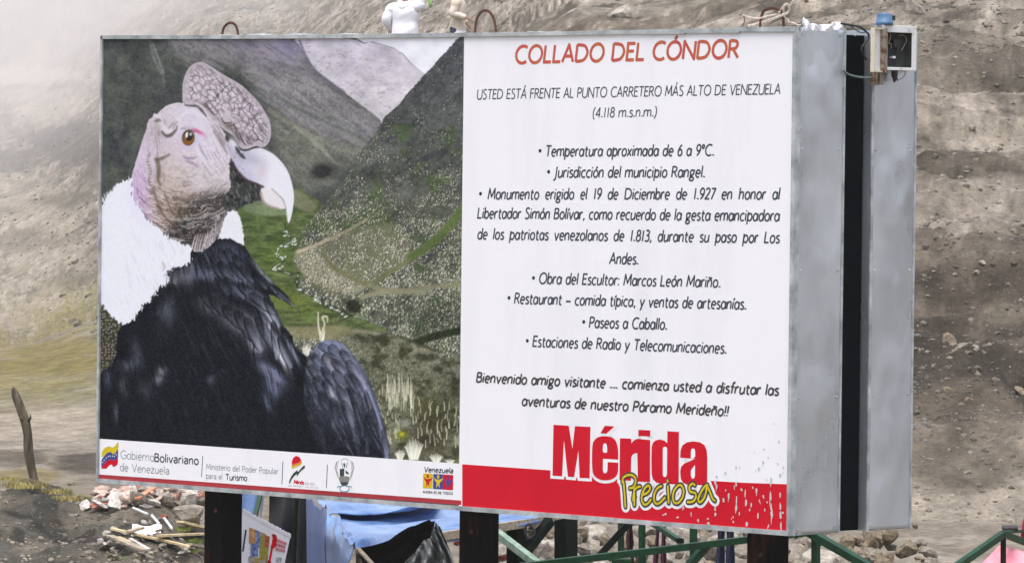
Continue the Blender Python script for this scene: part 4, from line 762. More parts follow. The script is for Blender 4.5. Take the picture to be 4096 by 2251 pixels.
# big word mark: white halo, red letters, white counters
Q4 = Z(2380, 1680, 3.727)
LET = [Q3((612, 495), (714, 501), (738, 655), (755, 504), (858, 509), (853, 851), (786, 847), (778, 668), (750, 843), (708, 840), (682, 598), (670, 837), (606, 833)),
       Q4(*catmull([(-30, 560), (-20, 360), (20, 280), (90, 242), (170, 235), (260, 250), (320, 300), (350, 380), (362, 480), (362, 580), (362, 630), (358, 760), (330, 830), (270, 875), (190, 892), (100, 885), (20, 840), (-20, 760)], True, 3)),
       Q4((97, 193), (160, 80), (305, 88), (185, 198)), Q4((388, 265), (556, 272), (558, 345), (580, 310), (620, 283), (662, 272), (662, 488), (610, 490), (575, 510), (556, 560), (550, 900), (380, 890)),
       Q4((662, 140), (840, 148), (838, 240), (662, 232)), Q4((640, 275), (838, 292), (836, 920), (655, 910)),
       Q4((1095, 160), (1266, 172), (1264, 955), (1100, 945), (1098, 915), (1060, 938), (1010, 944), (930, 925), (880, 880), (860, 800), (856, 600), (860, 400), (880, 330), (925, 295), (985, 284), (1050, 300), (1092, 340)),
       Q4((1285, 555), (1290, 450), (1320, 370), (1390, 325), (1480, 312), (1580, 325), (1650, 370), (1682, 450), (1690, 560), (1688, 970), (1520, 958), (1515, 925), (1470, 960), (1400, 960), (1330, 930), (1295, 870), (1285, 760), (1300, 690), (1350, 640), (1440, 600), (1512, 570), (1400, 565))]
PRE = [[(440, 905), (452, 1000), (472, 1285)], [(425, 920), (440, 855), (500, 815), (570, 815), (620, 860), (622, 930), (590, 990), (540, 1010)], [(600, 1000), (606, 1120), (604, 1260)], [(585, 1190), (600, 1060), (640, 1000), (690, 985)],
       [(720, 1110), (800, 1075), (840, 1010), (815, 970), (770, 1000), (725, 1090), (715, 1180), (750, 1250), (800, 1240), (850, 1180)], [(1010, 975), (950, 1010), (905, 1090), (900, 1190), (935, 1240), (990, 1220), (1060, 1150)], [(1103, 980), (1112, 1100), (1116, 1225)],
       [(1260, 965), (1200, 1040), (1180, 1140), (1200, 1220), (1260, 1225), (1320, 1150), (1340, 1050), (1310, 970), (1260, 965)], [(1505, 960), (1470, 940), (1425, 985), (1440, 1060), (1510, 1080), (1520, 1150), (1470, 1210), (1400, 1215)], [(1690, 960), (1640, 1000), (1570, 1130), (1560, 1200), (1600, 1210), (1660, 1120), (1690, 970)], [(1685, 960), (1730, 1060), (1770, 1160), (1805, 1195)]]
DOT = (1100, 895)
mh = MB()
for P in LET: ribbon(mh, [PX(*p) for p in P+[P[0]]], .030, -.0069, 0, True)
for P in PRE: ribbon(mh, [PX(*p) for p in Q4(*catmull(P, False, 4))], .058, -.0072, 0, True)
for p in Q4(DOT): c = PX(*p); ribbon(mh, [c, c+(.002, 0)], .05, -.0072, 0, True)
for P in (Q3((662, 836), (682, 590), (714, 842)), Q3((744, 845), (778, 658), (792, 850))): mh.add([(q[0], -.0074, q[1]) for q in (PX(*p) for p in P)], [(0, 1, 2)], 0)
hal = mh.build('white_outline', M_white, tp)
mw = MB(); k_ = 0
for P in LET:
    k_ += 1; mw.add([(q[0], -.0076-k_*2e-5, q[1]) for q in (PX(*p) for p in P)], [tuple(range(len(P)))], 0)
for P in (catmull([(135, 390), (145, 352), (165, 342), (185, 352), (195, 390), (194, 475), (138, 472)], True, 3), [(136, 572), (365, 586), (365, 630), (205, 620), (202, 740), (190, 778), (165, 788), (142, 778), (134, 740)],
          catmull([(1028, 440), (1035, 405), (1060, 392), (1085, 405), (1092, 440), (1090, 620), (1088, 790), (1078, 830), (1058, 842), (1035, 830), (1028, 790), (1028, 620)], True, 3), [(1444, 568), (1448, 450), (1460, 422), (1478, 418), (1500, 425), (1510, 460), (1510, 535), (1490, 562)], [(1446, 750), (1470, 710), (1508, 665), (1506, 820), (1498, 855), (1475, 870), (1455, 855), (1446, 820)]):
    k_ += 1; mw.add([(q[0], -.0079-k_*2e-5, q[1]) for q in (PX(*p) for p in Q4(*P))], [tuple(range(len(P)))], 1)
mw.build('word_mark', [M_red, M_white], tp)
mp = MB()
for P in PRE: ribbon(mp, [PX(*p) for p in Q4(*catmull(P, False, 4))], .0285, -.0084, 0, True)
c = PX(*Q4(DOT)[0]); ribbon(mp, [c, c+(.001, -.004)], .022, -.0084, 0, True)
for P in PRE: ribbon(mp, [PX(*p) for p in Q4(*catmull(P, False, 4))], .0115, -.0089, 1, True)
ribbon(mp, [c, c+(.001, -.004)], .012, -.0089, 1, True)
mp.build('script_word', [mat('olive_black_ink', (.022, .025, .022, 1), rough=.5), M_yel], tp)
# droppings and flaked print in the lower right corner
M_st = mat('dried_droppings', (.42, .41, .38, 1), (.66, .65, .62, 1), 120, .8); M_sg = mat('grey_droppings', (.34, .36, .36, 1), (.55, .56, .56, 1), 90, .8)
ms = MB(); rs = np.random.RandomState(3)
def blot(x, y, w, h, m):
    n = 9; P = [(x+w*math.cos(t*2*math.pi/n)*(.6+.7*rs.rand()), y+h*math.sin(t*2*math.pi/n)*(.6+.7*rs.rand())) for t in range(n)]; LAY[0] += 1
    ms.add([(q[0], -.0093-(LAY[0] % 60)*6e-6, q[1]) for q in (PX(*p) for p in P)], [tuple(range(n))], m)
for x, y, h in ((1690, 880, 26), (1700, 905, 20), (1830, 890, 22), (1780, 965, 24), (1832, 1000, 30), (1830, 1045, 26), (1890, 950, 34), (1745, 1000, 18), (1940, 912, 10), (1965, 930, 22), (1985, 1000, 12), (2060, 880, 30), (2058, 975, 36), (2062, 1040, 40), (2066, 1090, 40), (2122, 960, 26), (2124, 1040, 34), (2126, 1100, 34), (2128, 1165, 26), (1895, 1010, 28), (1930, 1030, 16), (1975, 1100, 24), (1920, 1060, 12), (2020, 1060, 12), (1850, 1085, 14), (1810, 1110, 10), (1690, 1050, 26), (1692, 1090, 16), (1530, 1085, 12), (1480, 1045, 10), (1360, 1088, 9), (1345, 1095, 6), (1440, 1110, 6), (1575, 1130, 9), (1640, 1120, 6), (1645, 1150, 9), (1810, 1140, 10), (1900, 1155, 16), (2045, 1165, 14), (2140, 1080, 10), (2010, 970, 10), (1760, 930, 8), (1865, 925, 8), (2035, 1010, 8)):
    q = Q3((x, y))[0]; blot(q[0], q[1], 2.2+rs.rand()*3, h*.55, 0)
    if rs.rand() < .4: blot(q[0]+rs.randn()*3, q[1]+h*.6, 1.6, h*.5, 0)
for x, y, w in ((2080, 487, 5), (2113, 608, 8), (2015, 660, 6), (1950, 680, 4), (2008, 745, 9), (2043, 715, 5), (1828, 778, 7), (1852, 780, 5), (1758, 818, 8), (1980, 788, 9), (1958, 800, 5), (2105, 755, 7), (2142, 780, 7), (2122, 828, 10), (2062, 858, 10), (2030, 860, 6), (1698, 840, 8), (1915, 675, 3), (2140, 812, 5)):
    q = Q3((x, y))[0]; blot(q[0], q[1], w*.42, w*.7, 1)
ms.build('stain', [M_st, M_sg], tp)['kind'] = 'stuff'
# ------------------------------------------------------------------ ground and hills: one sheet fanning out from the viewpoint's plan position
PROF = {-.10: [(2, 1.6), (8, 1.5), (14, .15), (30, 0), (58, 0), (80, -.02), (110, .05), (150, .62), (250, 1.5), (400, 4.7), (600, 11.5), (900, 31), (1300, 70)],
        -.05: [(2, 1.6), (8, 1.5), (14, .15), (30, 0), (58, 0), (80, .5), (110, 2.6), (150, 4.6), (250, 9.0), (400, 16), (600, 28), (900, 52), (1300, 90)],
        -.022: [(2, 1.6), (8, 1.5), (14, .15), (30, 0), (56, 0), (70, 1.8), (98, 4.82), (120, 6.2), (200, 10.0), (350, 18), (600, 36), (900, 62), (1300, 100)],
        .02: [(2, 1.6), (8, 1.5), (14, .15), (30, 0), (51, 0), (60, 1.9), (70, 3.4), (90, 6.0), (140, 10.5), (250, 20), (600, 46), (900, 72), (1300, 110)],
        .08: [(2, 1.6), (8, 1.5), (14, .15), (30, 0), (49.2, 0), (50.4, .35), (52.5, 1.15), (55, 1.92), (63, 3.2), (72, 4.6), (82, 5.95), (100, 8.3), (140, 13), (250, 26), (600, 55), (900, 80), (1300, 120)]}
for q in PROF: PROF[q] = [(t*k, 3.27+(z-3.27)*k) for t, z in PROF[q] for k in (1+5.5*min(1, max(0, (t-98)/500)),)]
PK = sorted(PROF)
def base_z(a, t):
    a = np.clip(a, PK[0], PK[-1]); Zs = [np.interp(t, *zip(*PROF[k])) for k in PK]; z = np.zeros_like(t)
    for i in range(len(PK)-1):
        m = (a >= PK[i]) & (a <= PK[i+1]); f = (a-PK[i])/(PK[i+1]-PK[i]); f = f*f*(3-2*f)
        z = np.where(m, Zs[i]*(1-f)+Zs[i+1]*f, z)
    return z
def bump(x): return np.clip(x, 0, 1)**2*(3-2*np.clip(x, 0, 1))
def wxy(a, t): return CAM[0]+t*np.sin(YAW+a), CAM[1]+t*np.cos(YAW+a)
def land(a, t):
    """height and masks at bearing a (from the view axis) and plan distance t"""
    x, y = wxy(a, t); z = base_z(a, t); hill = bump((z-.15)/1.2)*(t > 40)
    s = t*a                                                    # metres to the right of the view axis
    # terracettes and gullies on the slope
    n = fbm(s/3.2+11, t/2.0, 3, 5, .55); n2 = fbm(s/9+3, t/6, 4, 4); rid = 1-np.abs(2*fbm(s/5+1.3*n2, t/9+.8*n2, 9, 4)-1)
    farS = np.clip(t/90, 1, 9)
    nf = fbm(a*90+n2*.6, np.log(np.maximum(t, 5))*7, 14, 3, .5)
    near = np.clip((110-t)/40, 0, 1)
    z = z+hill*(near*((n-.5)*.55+(n2-.5)*.9+(rid-.8)*.5)+(1-near)*(nf-.5)*.30*farS)
    z = z+hill*near*((fbm(s/.30, t/.42, 15, 4, .65)-.5)*.20)
    z = z+hill*near*(fbm(s/4.2+.8*n, t/1.25, 44, 4, .6)-.5)*.55
    # shoulder of cut earth on the right bank, with an overhang line that wanders
    z = z+near*.30*hill*bump((fbm(s/2.6, t/1.6, 21, 4)-.52)*6)
    # dark heap in front on the left, rubble mound behind the stalls
    hp = bump(1-np.abs((t-40.5)/3.2))*bump((-a-.047)/.02)*(.62+.5*(fbm(s/.9, t/.9, 31, 4)-.5))
    hp = hp+bump(1-np.abs((t-37.5)/2.2))*bump((-a-.040)/.02)*.18
    z = z+np.maximum(hp, 0)+np.clip(hp*3, 0, 1)*((fbm(s/.22, t/.3, 35, 4)-.5)*.12)
    hp2 = bump(1-np.abs((t-43.5)/1.8))*bump((-a-.044)/.03)*(.22+.3*(fbm(s/1.2, t/1.2, 37, 3)-.5)); z = z+np.maximum(hp2, 0)
    rb = bump(1-np.abs((t-36.3)/2.6))*bump((a+.008)/.012)*bump((.078-a)/.012)*.46
    z = z+rb
    flat = (1-hill)*(t > 25)
    z = z+flat*((fbm(s/1.1, t/1.6, 33, 4)-.5)*.10+(fbm(s/.25, t/.35, 34, 3)-.5)*.035)
    return x, y, z, hill, np.clip(hp*2.2, 0, 1), n, n2, rid, nf, rb
aa = np.concatenate([np.linspace(-2.6, -.46, 30), -.12-.0011*(np.exp(np.linspace(0, 1, 120)[:0:-1]*math.log(310))-1), np.linspace(-.12, .112, 700), .112+.0011*(np.exp(np.linspace(0, 1, 120)[1:]*math.log(310))-1), np.linspace(.48, 2.6, 30)])
tt = np.concatenate([np.linspace(2, 33, 40), np.linspace(33.2, 50, 330), 50.04*np.exp(np.linspace(0, math.log(120/50.04), 420)), 120.5*np.exp(np.linspace(0, math.log(6900/120.5), 380))])
A_, T_ = np.meshgrid(aa, tt)
x, y, z, hill, heap, n, n2, rid, nf, rb = land(A_, T_)
S_ = T_*A_; S_r, T_r = S_, T_; T_ = np.where(T_r < 95, T_r, 95+np.log(np.maximum(T_r, 95)/95)*28); S_ = np.where(T_r < 95, S_, A_*1500); farS = 1.0
def mixc(c, m, d): return c*(1-m[..., None])+np.asarray(d, float)*m[..., None]
def alb(r, g, b): return lin((r, g, b))
soil = alb(132, 122, 107); pale = alb(160, 150, 134); dark = alb(84, 78, 67); brown = alb(112, 100, 84); grass = alb(140, 131, 78); sand = alb(150, 140, 122); ash = alb(102, 99, 88)
col = np.ones(A_.shape+(3,))*soil
m1 = fbm(S_/(2.4*farS)+5, T_/(4.2*farS), 41, 5, .6); m2 = fbm(S_/(.7*farS), T_/(1.1*farS), 42, 5, .65); m3 = fbm(S_/(6*farS), T_/(8*farS), 43, 4)
col = mixc(col, bump((m1-.44)*4)*.9, pale)
# terrace bands: pale trodden ledges between darker tufted risers
tb = fbm(S_/(4.5*farS)+.8*m1, T_/(1.3*farS), 44, 4, .6)
col = mixc(col, hill*bump((tb-.50)*6)*.75, pale*1.04)
col = mixc(col, hill*bump((.455-tb)*7)*.75, brown)
col = mixc(col, hill*bump((.49-m2)*8)*bump((m3-.30)*5)*.85, dark)
m4 = fbm(S_/.32, T_/.55, 53, 4, .7)
col = mixc(col, hill*bump((.44-m4)*8)*.6, alb(96, 90, 76)); col = mixc(col, bump((m4-.60)*8)*.5, alb(196, 186, 170))
col = mixc(col, hill*bump((m2-.60)*8)*.5, alb(188, 178, 162))
col = mixc(col, bump((fbm(S_/(3*farS), T_/(5*farS), 48, 4)-.56)*7)*hill*.55, alb(106, 102, 84))
# cut bank on the right: dark earth with a darker undercut band
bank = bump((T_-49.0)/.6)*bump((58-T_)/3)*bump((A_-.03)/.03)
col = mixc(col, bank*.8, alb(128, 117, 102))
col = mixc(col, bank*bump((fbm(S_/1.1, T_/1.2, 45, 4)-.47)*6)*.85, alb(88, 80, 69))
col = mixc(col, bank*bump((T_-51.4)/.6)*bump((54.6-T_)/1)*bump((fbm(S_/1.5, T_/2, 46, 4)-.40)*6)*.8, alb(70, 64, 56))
# sandy track, grass flat, ash-grey heap
flat = 1-hill
col = mixc(col, flat*bump((T_-43)/3)*.9, sand)
col = mixc(col, flat*bump((fbm(S_/1.8, T_/.9, 47, 4)-.52)*6)*.5, alb(178, 168, 150))
gm = bump((T_r-66-6*(m3-.5))/5)*bump((150-T_r)/70)*bump((-A_-.052)/.02)
col = mixc(col, gm*np.clip(.35+(m1-.4)*2.4, 0, 1), grass)
col = mixc(col, gm*bump((m2-.55)*6)*.6, alb(120, 118, 66))
g2 = bump((T_-44.5)/.8)*bump((49.5-T_)/1.6)*bump((-A_-.074)/.012)
col = mixc(col, g2*bump((m1-.40)*6)*.75, alb(132, 122, 72))
d2 = bump((T_-43.2)/.7)*bump((47.5-T_)/1.2)*bump((-A_-.06)/.02)*bump((fbm(S_/.9, T_/1.0, 49, 4)-.45)*6)
col = mixc(col, d2*.8, alb(92, 82, 70))
col = mixc(col, np.clip(heap*1.4, 0, 1)*.92, ash)
col = mixc(col, np.clip(heap*1.4, 0, 1)*bump((fbm(S_/.35, T_/.35, 50, 4)-.54)*7)*.7, alb(140, 130, 112))
col = mixc(col, np.clip(heap*1.4, 0, 1)*bump((.45-fbm(S_/.25, T_/.25, 51, 3))*7)*.8, alb(62, 62, 54))
col = mixc(col, bump(rb*4)*.8, alb(112, 101, 86))
far = bump((T_r-95)/40)
col = mixc(col, far*bump((nf-.50)*4)*.4, alb(172, 162, 146)); col = mixc(col, far*bump((.47-nf)*5)*.4, alb(104, 100, 88)); sp1 = fbm(A_*420+.4*nf, T_*.55, 54, 4, .75); col = mixc(col, far*bump((.46-sp1)*7)*.45, alb(84, 82, 72)); col = mixc(col, far*bump((sp1-.60)*8)*.35, alb(190, 182, 168))
Pw_ = np.stack([x, y, z], -1).reshape(-1, 3); vx_, vy_, vd_ = (q.reshape(A_.shape) for q in px(Pw_))
def patch_of(cx, cy, rx, ry, c, k, seed):
    global col
    q = (np.abs(vx_-cx) < 1.7*rx) & (np.abs(vy_-cy) < 1.7*ry) & (vd_ > 33); f = .9 if cy > 1000 else 1.8
    d = np.hypot((vx_[q]-cx)/rx, (vy_[q]-cy)/ry)+1.5*(fbm(S_[q]/f, T_[q]/(f*1.1), seed, 5, .6)-.5); col[q] = mixc(col[q], bump((1.05-d)*2.2)*k, c)
for cx, cy, rx, ry, c, k in ((3880, 230, 290, 130, alb(112, 104, 90), .7), (3600, 60, 160, 60, alb(120, 112, 100), .6), (3760, 520, 230, 30, alb(122, 113, 98), .6), (3820, 650, 280, 26, alb(124, 115, 100), .55), (3900, 580, 260, 24, alb(178, 167, 149), .5), (3900, 420, 260, 40, pale, .6), (3850, 830, 330, 70, pale, .6), (4000, 740, 150, 40, alb(176, 166, 150), .6), (3950, 1010, 230, 60, alb(142, 132, 116), .5),
                             (3680, 1110, 110, 60, alb(78, 72, 62), .8), (3900, 1170, 260, 70, alb(86, 79, 68), .75), (3720, 1330, 170, 130, alb(74, 68, 57), .85), (3960, 1440, 220, 80, alb(76, 70, 59), .85), (4080, 1570, 60, 70, alb(62, 57, 48), .8), (4010, 1260, 130, 50, alb(134, 124, 106), .7), (3880, 1640, 260, 130, alb(112, 102, 87), .7), (3860, 1850, 280, 130, alb(106, 97, 83), .6),
                             (300, 560, 250, 130, alb(86, 82, 74), .75), (60, 640, 120, 60, alb(92, 88, 80), .6), (130, 300, 240, 40, alb(196, 182, 164), .6), (200, 430, 160, 90, alb(186, 172, 154), .5), (60, 960, 200, 60, alb(110, 102, 88), .5), (260, 800, 160, 26, alb(104, 98, 82), .55), (300, 1120, 160, 40, alb(108, 100, 86), .5), (200, 1430, 330, 90, alb(138, 126, 70), .75), (60, 1540, 200, 40, alb(150, 140, 92), .6), (240, 1690, 420, 70, alb(176, 164, 144), .8), (350, 1850, 170, 60, alb(84, 76, 64), .8), (60, 1830, 120, 40, alb(92, 82, 66), .6), (90, 1905, 160, 30, alb(140, 126, 72), .7), (560, 1930, 260, 40, alb(138, 126, 108), .6)):
    patch_of(cx, cy, rx, ry, c, k, int(cx+cy) % 97)
fine = fbm(S_/(.16*farS), T_/(.28*farS), 52, 3, .7)
col = col*(.55+.85*fine)[..., None]; col = col*.86+.14*col.mean(-1, keepdims=True)*np.array((1.03, 1.0, .96))
M_land = vcol_mat('bare_earth', .95, .15, [(1.7, .18), (14, .30), (60, .25)], .9)
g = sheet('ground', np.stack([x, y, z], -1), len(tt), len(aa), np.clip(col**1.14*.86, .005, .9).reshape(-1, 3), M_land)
g['kind'] = 'structure'; g.data.materials.append(vcol_mat('distant_earth', .95, .1, [(.02, .10), (.12, .14)], 0))
g.data.polygons.foreach_set('material_index', np.repeat((tt[:-1] > 105).astype(np.int32), len(aa)-1))
def gz_at(P):
    """ground height under a world point"""
    d = np.asarray(P[:2], float)-CAM[:2]; t = np.hypot(*d); a = math.atan2(d[0], d[1])-YAW
    return float(land(np.array([a]), np.array([t]))[2][0])
def on_ground(x_, y_):
    """first ground point under the photo pixel (x_, y_)"""
    r = ray(x_, y_); ts = np.linspace(30, 140, 1400); P = CAM+r*ts[:, None]; d = P[:, :2]-CAM[:2]
    zz = land(np.arctan2(d[:, 0], d[:, 1])-YAW, np.hypot(d[:, 0], d[:, 1]))[2]; k = np.argmax(zz > P[:, 2])
    return P[k] if zz[k] > P[k, 2] else P[-1]
# ------------------------------------------------------------------ stones
def rock_mesh(seed, sub=2, chip=9):
    rs = np.random.RandomState(seed); bm = bmesh.new(); bmesh.ops.create_icosphere(bm, subdivisions=sub, radius=.5)
    P = np.array([v.co[:] for v in bm.verts]); D = P/np.linalg.norm(P, axis=1)[:, None]
    r = .5*(1+.5*(fbm(D[:, 0]*1.6+seed, D[:, 1]*1.6+D[:, 2]*1.3, seed, 3)-.5)); P = D*r[:, None]
    for q in range(chip):
        nn = rs.randn(3); nn /= np.linalg.norm(nn); h = .19+.15*rs.rand(); dd = P@nn-h; P = P-np.where(dd > 0, dd, 0)[:, None]*nn
    P *= (1, .62+.3*rs.rand(), .45+.3*rs.rand()); P += (rs.rand(*P.shape)-.5)*.02
    F = [tuple(v.index for v in f.verts) for f in bm.faces]; bm.free(); return P, F
RK = [rock_mesh(i+1) for i in range(9)]; RS = [rock_mesh(i+50, 1, 3) for i in range(6)]
M_rock = mat('weathered_stone', srgb(80, 73, 62), srgb(158, 150, 136), 7, .92, 0, .6, 26, c3=srgb(126, 117, 103), thr=(.30, .68))
M_rock2 = mat('pale_stone', srgb(120, 112, 98), srgb(182, 174, 160), 6, .92, 0, .6, 22, thr=(.30, .68))
M_rock3 = mat('brown_stone', srgb(72, 62, 48), srgb(150, 136, 108), 6, .92, 0, .6, 22, c3=srgb(116, 104, 84), thr=(.30, .68))
rme = {}
def rock(P, size, seed, m, label, group=None, name='stone', squash=1, rot=None, cat='stone'):
    k = (seed % 9, m.name)
    if k not in rme:
        me = bpy.data.meshes.new('stone'); me.from_pydata([tuple(p) for p in RK[seed % 9][0]], [], RK[seed % 9][1]); me.materials.append(m); me.update(); rme[k] = me
    o = bpy.data.objects.new(name, rme[k]); C.objects.link(o); rs = np.random.RandomState(seed*7+3)
    o.location = tuple(P); o.scale = (size, size*(.8+.4*rs.rand()), size*squash*(.8+.4*rs.rand())); o.rotation_euler = rot or (rs.randn()*.35, rs.randn()*.35, rs.rand()*6.28)
    return tag(o, label, cat, group)
# gravel and scree: nobody could count it
def gravel(name, pts, szs, m, seed):
    rs = np.random.RandomState(seed); Vs, Fs, o = [], [], 0
    for p, s in zip(pts, szs):
        P, F = RS[rs.randint(6)]; a = rs.rand()*6.28; c, q = math.cos(a), math.sin(a); Mx = np.array(((c, -q, 0), (q, c, 0), (0, 0, 1)))
        Vs.append((P*(1, 1, .8+.5*rs.rand()))@Mx.T*s+p); Fs.append(np.array(F)+o); o += len(P)
    Vs = np.concatenate(Vs); Fs = np.concatenate(Fs); mb = bpy.data.meshes.new(name); mb.from_pydata(Vs.tolist(), [], Fs.tolist()); mb.materials.append(m); mb.update()
    ob = bpy.data.objects.new(name, mb); C.objects.link(ob); ob['kind'] = 'stuff'; return ob
rs = np.random.RandomState(11)
def scatter(n, a0, a1, t0, t1, smin, smax, w=None, pw=3):
    a = a0+(a1-a0)*rs.rand(n*3); t = t0+(t1-t0)*rs.rand(n*3)
    if w is not None: k = rs.rand(n*3) < w(a, t); a, t = a[k], t[k]
    a, t = a[:n], t[:n]; X_, Y_, Z_ = land(a, t)[:3]; s = smin+(smax-smin)*rs.rand(len(a))**pw
    return np.stack([X_, Y_, Z_-s*.10], 1), s
P1 = scatter(5200, .062, .115, 48.6, 60, .015, .11, lambda a, t: np.clip(.25+.9*(fbm(a*t/1.2, t/1.5, 61, 3)-.35), 0, 1)*np.clip(1.25-(t-50)/12, .1, 1), 5)
gravel('scree', P1[0], P1[1], mat('grey_brown_gravel', srgb(64, 58, 49), srgb(132, 123, 109), 9, .95, thr=(.3, .7)), 1)
P2 = scatter(900, .066, .082, 49.2, 54, .02, .10, lambda a, t: np.clip((.081-a)/.012, 0, 1), 3)
gravel('scree', P2[0], P2[1], mat('slate_gravel', srgb(74, 74, 70), srgb(134, 134, 130), 9, .95, thr=(.3, .7)), 2)
P3 = scatter(5200, -.105, -.045, 36.8, 43, .008, .05, None, 5)
gravel('gravel', P3[0], P3[1], mat('heap_gravel', srgb(66, 63, 56), srgb(120, 113, 102), 9, .95, thr=(.3, .7)), 3)
P4 = scatter(1500, .05, .115, 60, 90, .02, .14, None, 7)
gravel('gravel', P4[0], P4[1], mat('hill_gravel', srgb(84, 78, 68), srgb(150, 141, 128), 9, .95, thr=(.3, .7)), 4)
P5 = scatter(700, -.02, .08, 34, 38, .03, .09, None, 3)
gravel('gravel', P5[0], P5[1], M_rock, 5)
# clods and tufts that roughen the slopes
C_dk = mat('dark_clods', srgb(58, 54, 46), srgb(104, 97, 84), 5, .95); C_lt = mat('pale_clods', srgb(108, 100, 87), srgb(146, 137, 122), 5, .95)
def clump(a, t, k=3.0): return fbm(a*t/k, t/(k*1.3), 71, 4, .6)
for m_, sd in ((C_dk, 41), (C_lt, 42)): Q = scatter(2600, -.105, -.045, 36.8, 44, .012, .085, lambda a, t: np.clip((fbm(a*t/.7, t/.7, sd, 4)-.40)*6, .05, 1), 3); gravel('clods', Q[0], Q[1], m_, sd)
for m, n_, sd, lo in ((C_dk, 7000, 12, 1), (C_lt, 3600, 13, 0)):
    w = (lambda a, t: np.clip((clump(a, t)-.45)*7, .03, 1)) if lo else (lambda a, t: np.clip((.58-clump(a, t))*6, .05, 1))
    Q = scatter(n_, .055, .118, 50, 96, .02, .15, w, 4); gravel('clods', Q[0], Q[1], m, sd)
    Q = scatter(n_//2, -.085, .055, 80, 300, .03, .30, w, 4); gravel('clods', Q[0], Q[1], m, sd+2)
    u_ = rs.rand(n_); a = -.125+.08*rs.rand(n_); t = 85*np.exp(u_*math.log(2200/85)); kk = fbm(a*60, np.log(t)*9, 72+0*sd, 4, .6); q_ = (rs.rand(n_) < np.clip((kk-.45)*7, .04, 1)) if lo else (rs.rand(n_) < .5); a, t = a[q_], t[q_]; X_, Y_, Z_ = land(a, t)[:3]; s = t*(.00018+.00085*rs.rand(len(a))**4); gravel('clods', np.stack([X_, Y_, Z_], 1), s, m, sd+4)
# haze box round everything
hz = MB().box((-7200, -6900, -2), (7200, 7200, 800)).build('haze', bpy.data.materials.new('thin_mist'), base=(0, 0, -2)); hz['kind'] = 'stuff'
hm_ = hz.data.materials[0]; hm_.use_nodes = True; nn_ = hm_.node_tree; nn_.nodes.remove(nn_.nodes['Principled BSDF']); pv = nn_.nodes.new('ShaderNodeVolumePrincipled')
pv.inputs['Density'].default_value = HAZE; pv.inputs['Color'].default_value = (.86, .83, .79, 1); pv.inputs['Anisotropy'].default_value = 0.0
nn_.links.new(pv.outputs[0], nn_.nodes['Material Output'].inputs['Volume'])
# ------------------------------------------------------------------ meter box on the rear cabinet
M_box = mat('chipped_white_enamel', srgb(176, 176, 172), srgb(226, 226, 222), 14, .5, .1, thr=(.32, .5)); M_cream = mat('cream_rusty_edge', srgb(120, 70, 34), srgb(206, 196, 170), 16, .7, thr=(.30, .42))
M_in = mat('dark_box_interior', srgb(30, 34, 33), srgb(46, 50, 48), 20, .8); M_rbox = mat('rusty_hinge', srgb(96, 50, 22), srgb(146, 136, 118), 30, .8, thr=(.38, .55)); M_bluecap = mat('blue_plastic', srgb(58, 92, 124), srgb(84, 120, 150), 18, .5)
Zm = lambda x, y: (3350+x/4.425, 30+y/4.425)
XF = .055
def mx(x, y, X=XF): return atX(*Zm(x, y), X)
p0, p1 = mx(800, 330), mx(1395, 1120); Ya, Yb, Zt_, Zb_ = p0[1], p1[1], mx(1100, 325)[2], mx(1100, 1118)[2]
box = thing('meter_box', 'open rusty white electric box with its door ajar at the billboard top right', 'electric box', (XF/2, (Ya+Yb)/2, Zb_))
ia, ib = mx(892, 440), mx(1318, 1070)
mb = MB()
mb.box((.004, Ya, Zb_), (XF, ia[1], Zt_)); mb.box((.004, ib[1], Zb_), (XF, Yb, Zt_)); mb.box((.004, ia[1], ia[2]), (XF, ib[1], Zt_)); mb.box((.004, ia[1], Zb_), (XF, ib[1], ib[2]))
shell = mb.build('shell', M_box, box, bevel=.002)
MB().box((.005, ia[1]-.001, ib[2]-.001), (.012, ib[1]+.001, ia[2]+.001)).build('back_plate', M_in, box)
MB().box((.006, ia[1]-.0005, ib[2]), (XF-.004, ia[1]+.0025, ia[2])).build('inner_side', M_in, box); MB().box((.006, ib[1]-.0025, ib[2]), (XF-.004, ib[1]+.0005, ia[2])).build('inner_side', M_in, box); MB().box((.006, ia[1], ia[2]-.0025), (XF-.006, ib[1], ia[2]+.0005)).build('inner_top', M_in, box)
MB().box((XF, Ya+.002, Zb_+.004), (XF+.003, Ya+.026, Zt_-.03)).build('hinge_strip', M_rbox, box)
c = (ia+ib)/2
mb = MB().box((.012, c[1]-.03, c[2]+.012), (.040, c[1]+.022, c[2]+.05)); MB_ = mb.build('switch', mat('black_plastic', srgb(18, 18, 18), rough=.45), box, bevel=.003)
q = mx(1000, 880, .03); MB().box((.012, q[1]-.011, q[2]-.006), (.031, q[1]+.011, q[2]+.004)).build('white_tag', M_box, box)
M_wire = mat('bare_wire', srgb(150, 130, 110), rough=.6); M_bwire = mat('black_cable', srgb(26, 28, 30), rough=.6)
MB().tube(catmull([mx(*p, .035) for p in ((1080, 500), (1150, 490), (1210, 530), (1220, 600), (1180, 680), (1130, 770))], False, 5), .0016, 6).build('wire', M_wire, box, True)
MB().tube(catmull([mx(*p, .035) for p in ((945, 470), (930, 560), (905, 640), (950, 650), (945, 740))], False, 5), .002, 6).build('wire', M_wire, box, True)
MB().tube(catmull([mx(*p, .03) for p in ((1050, 700), (1040, 860), (1050, 1060))], False, 5), .003, 6).build('wire', M_bwire, box, True)
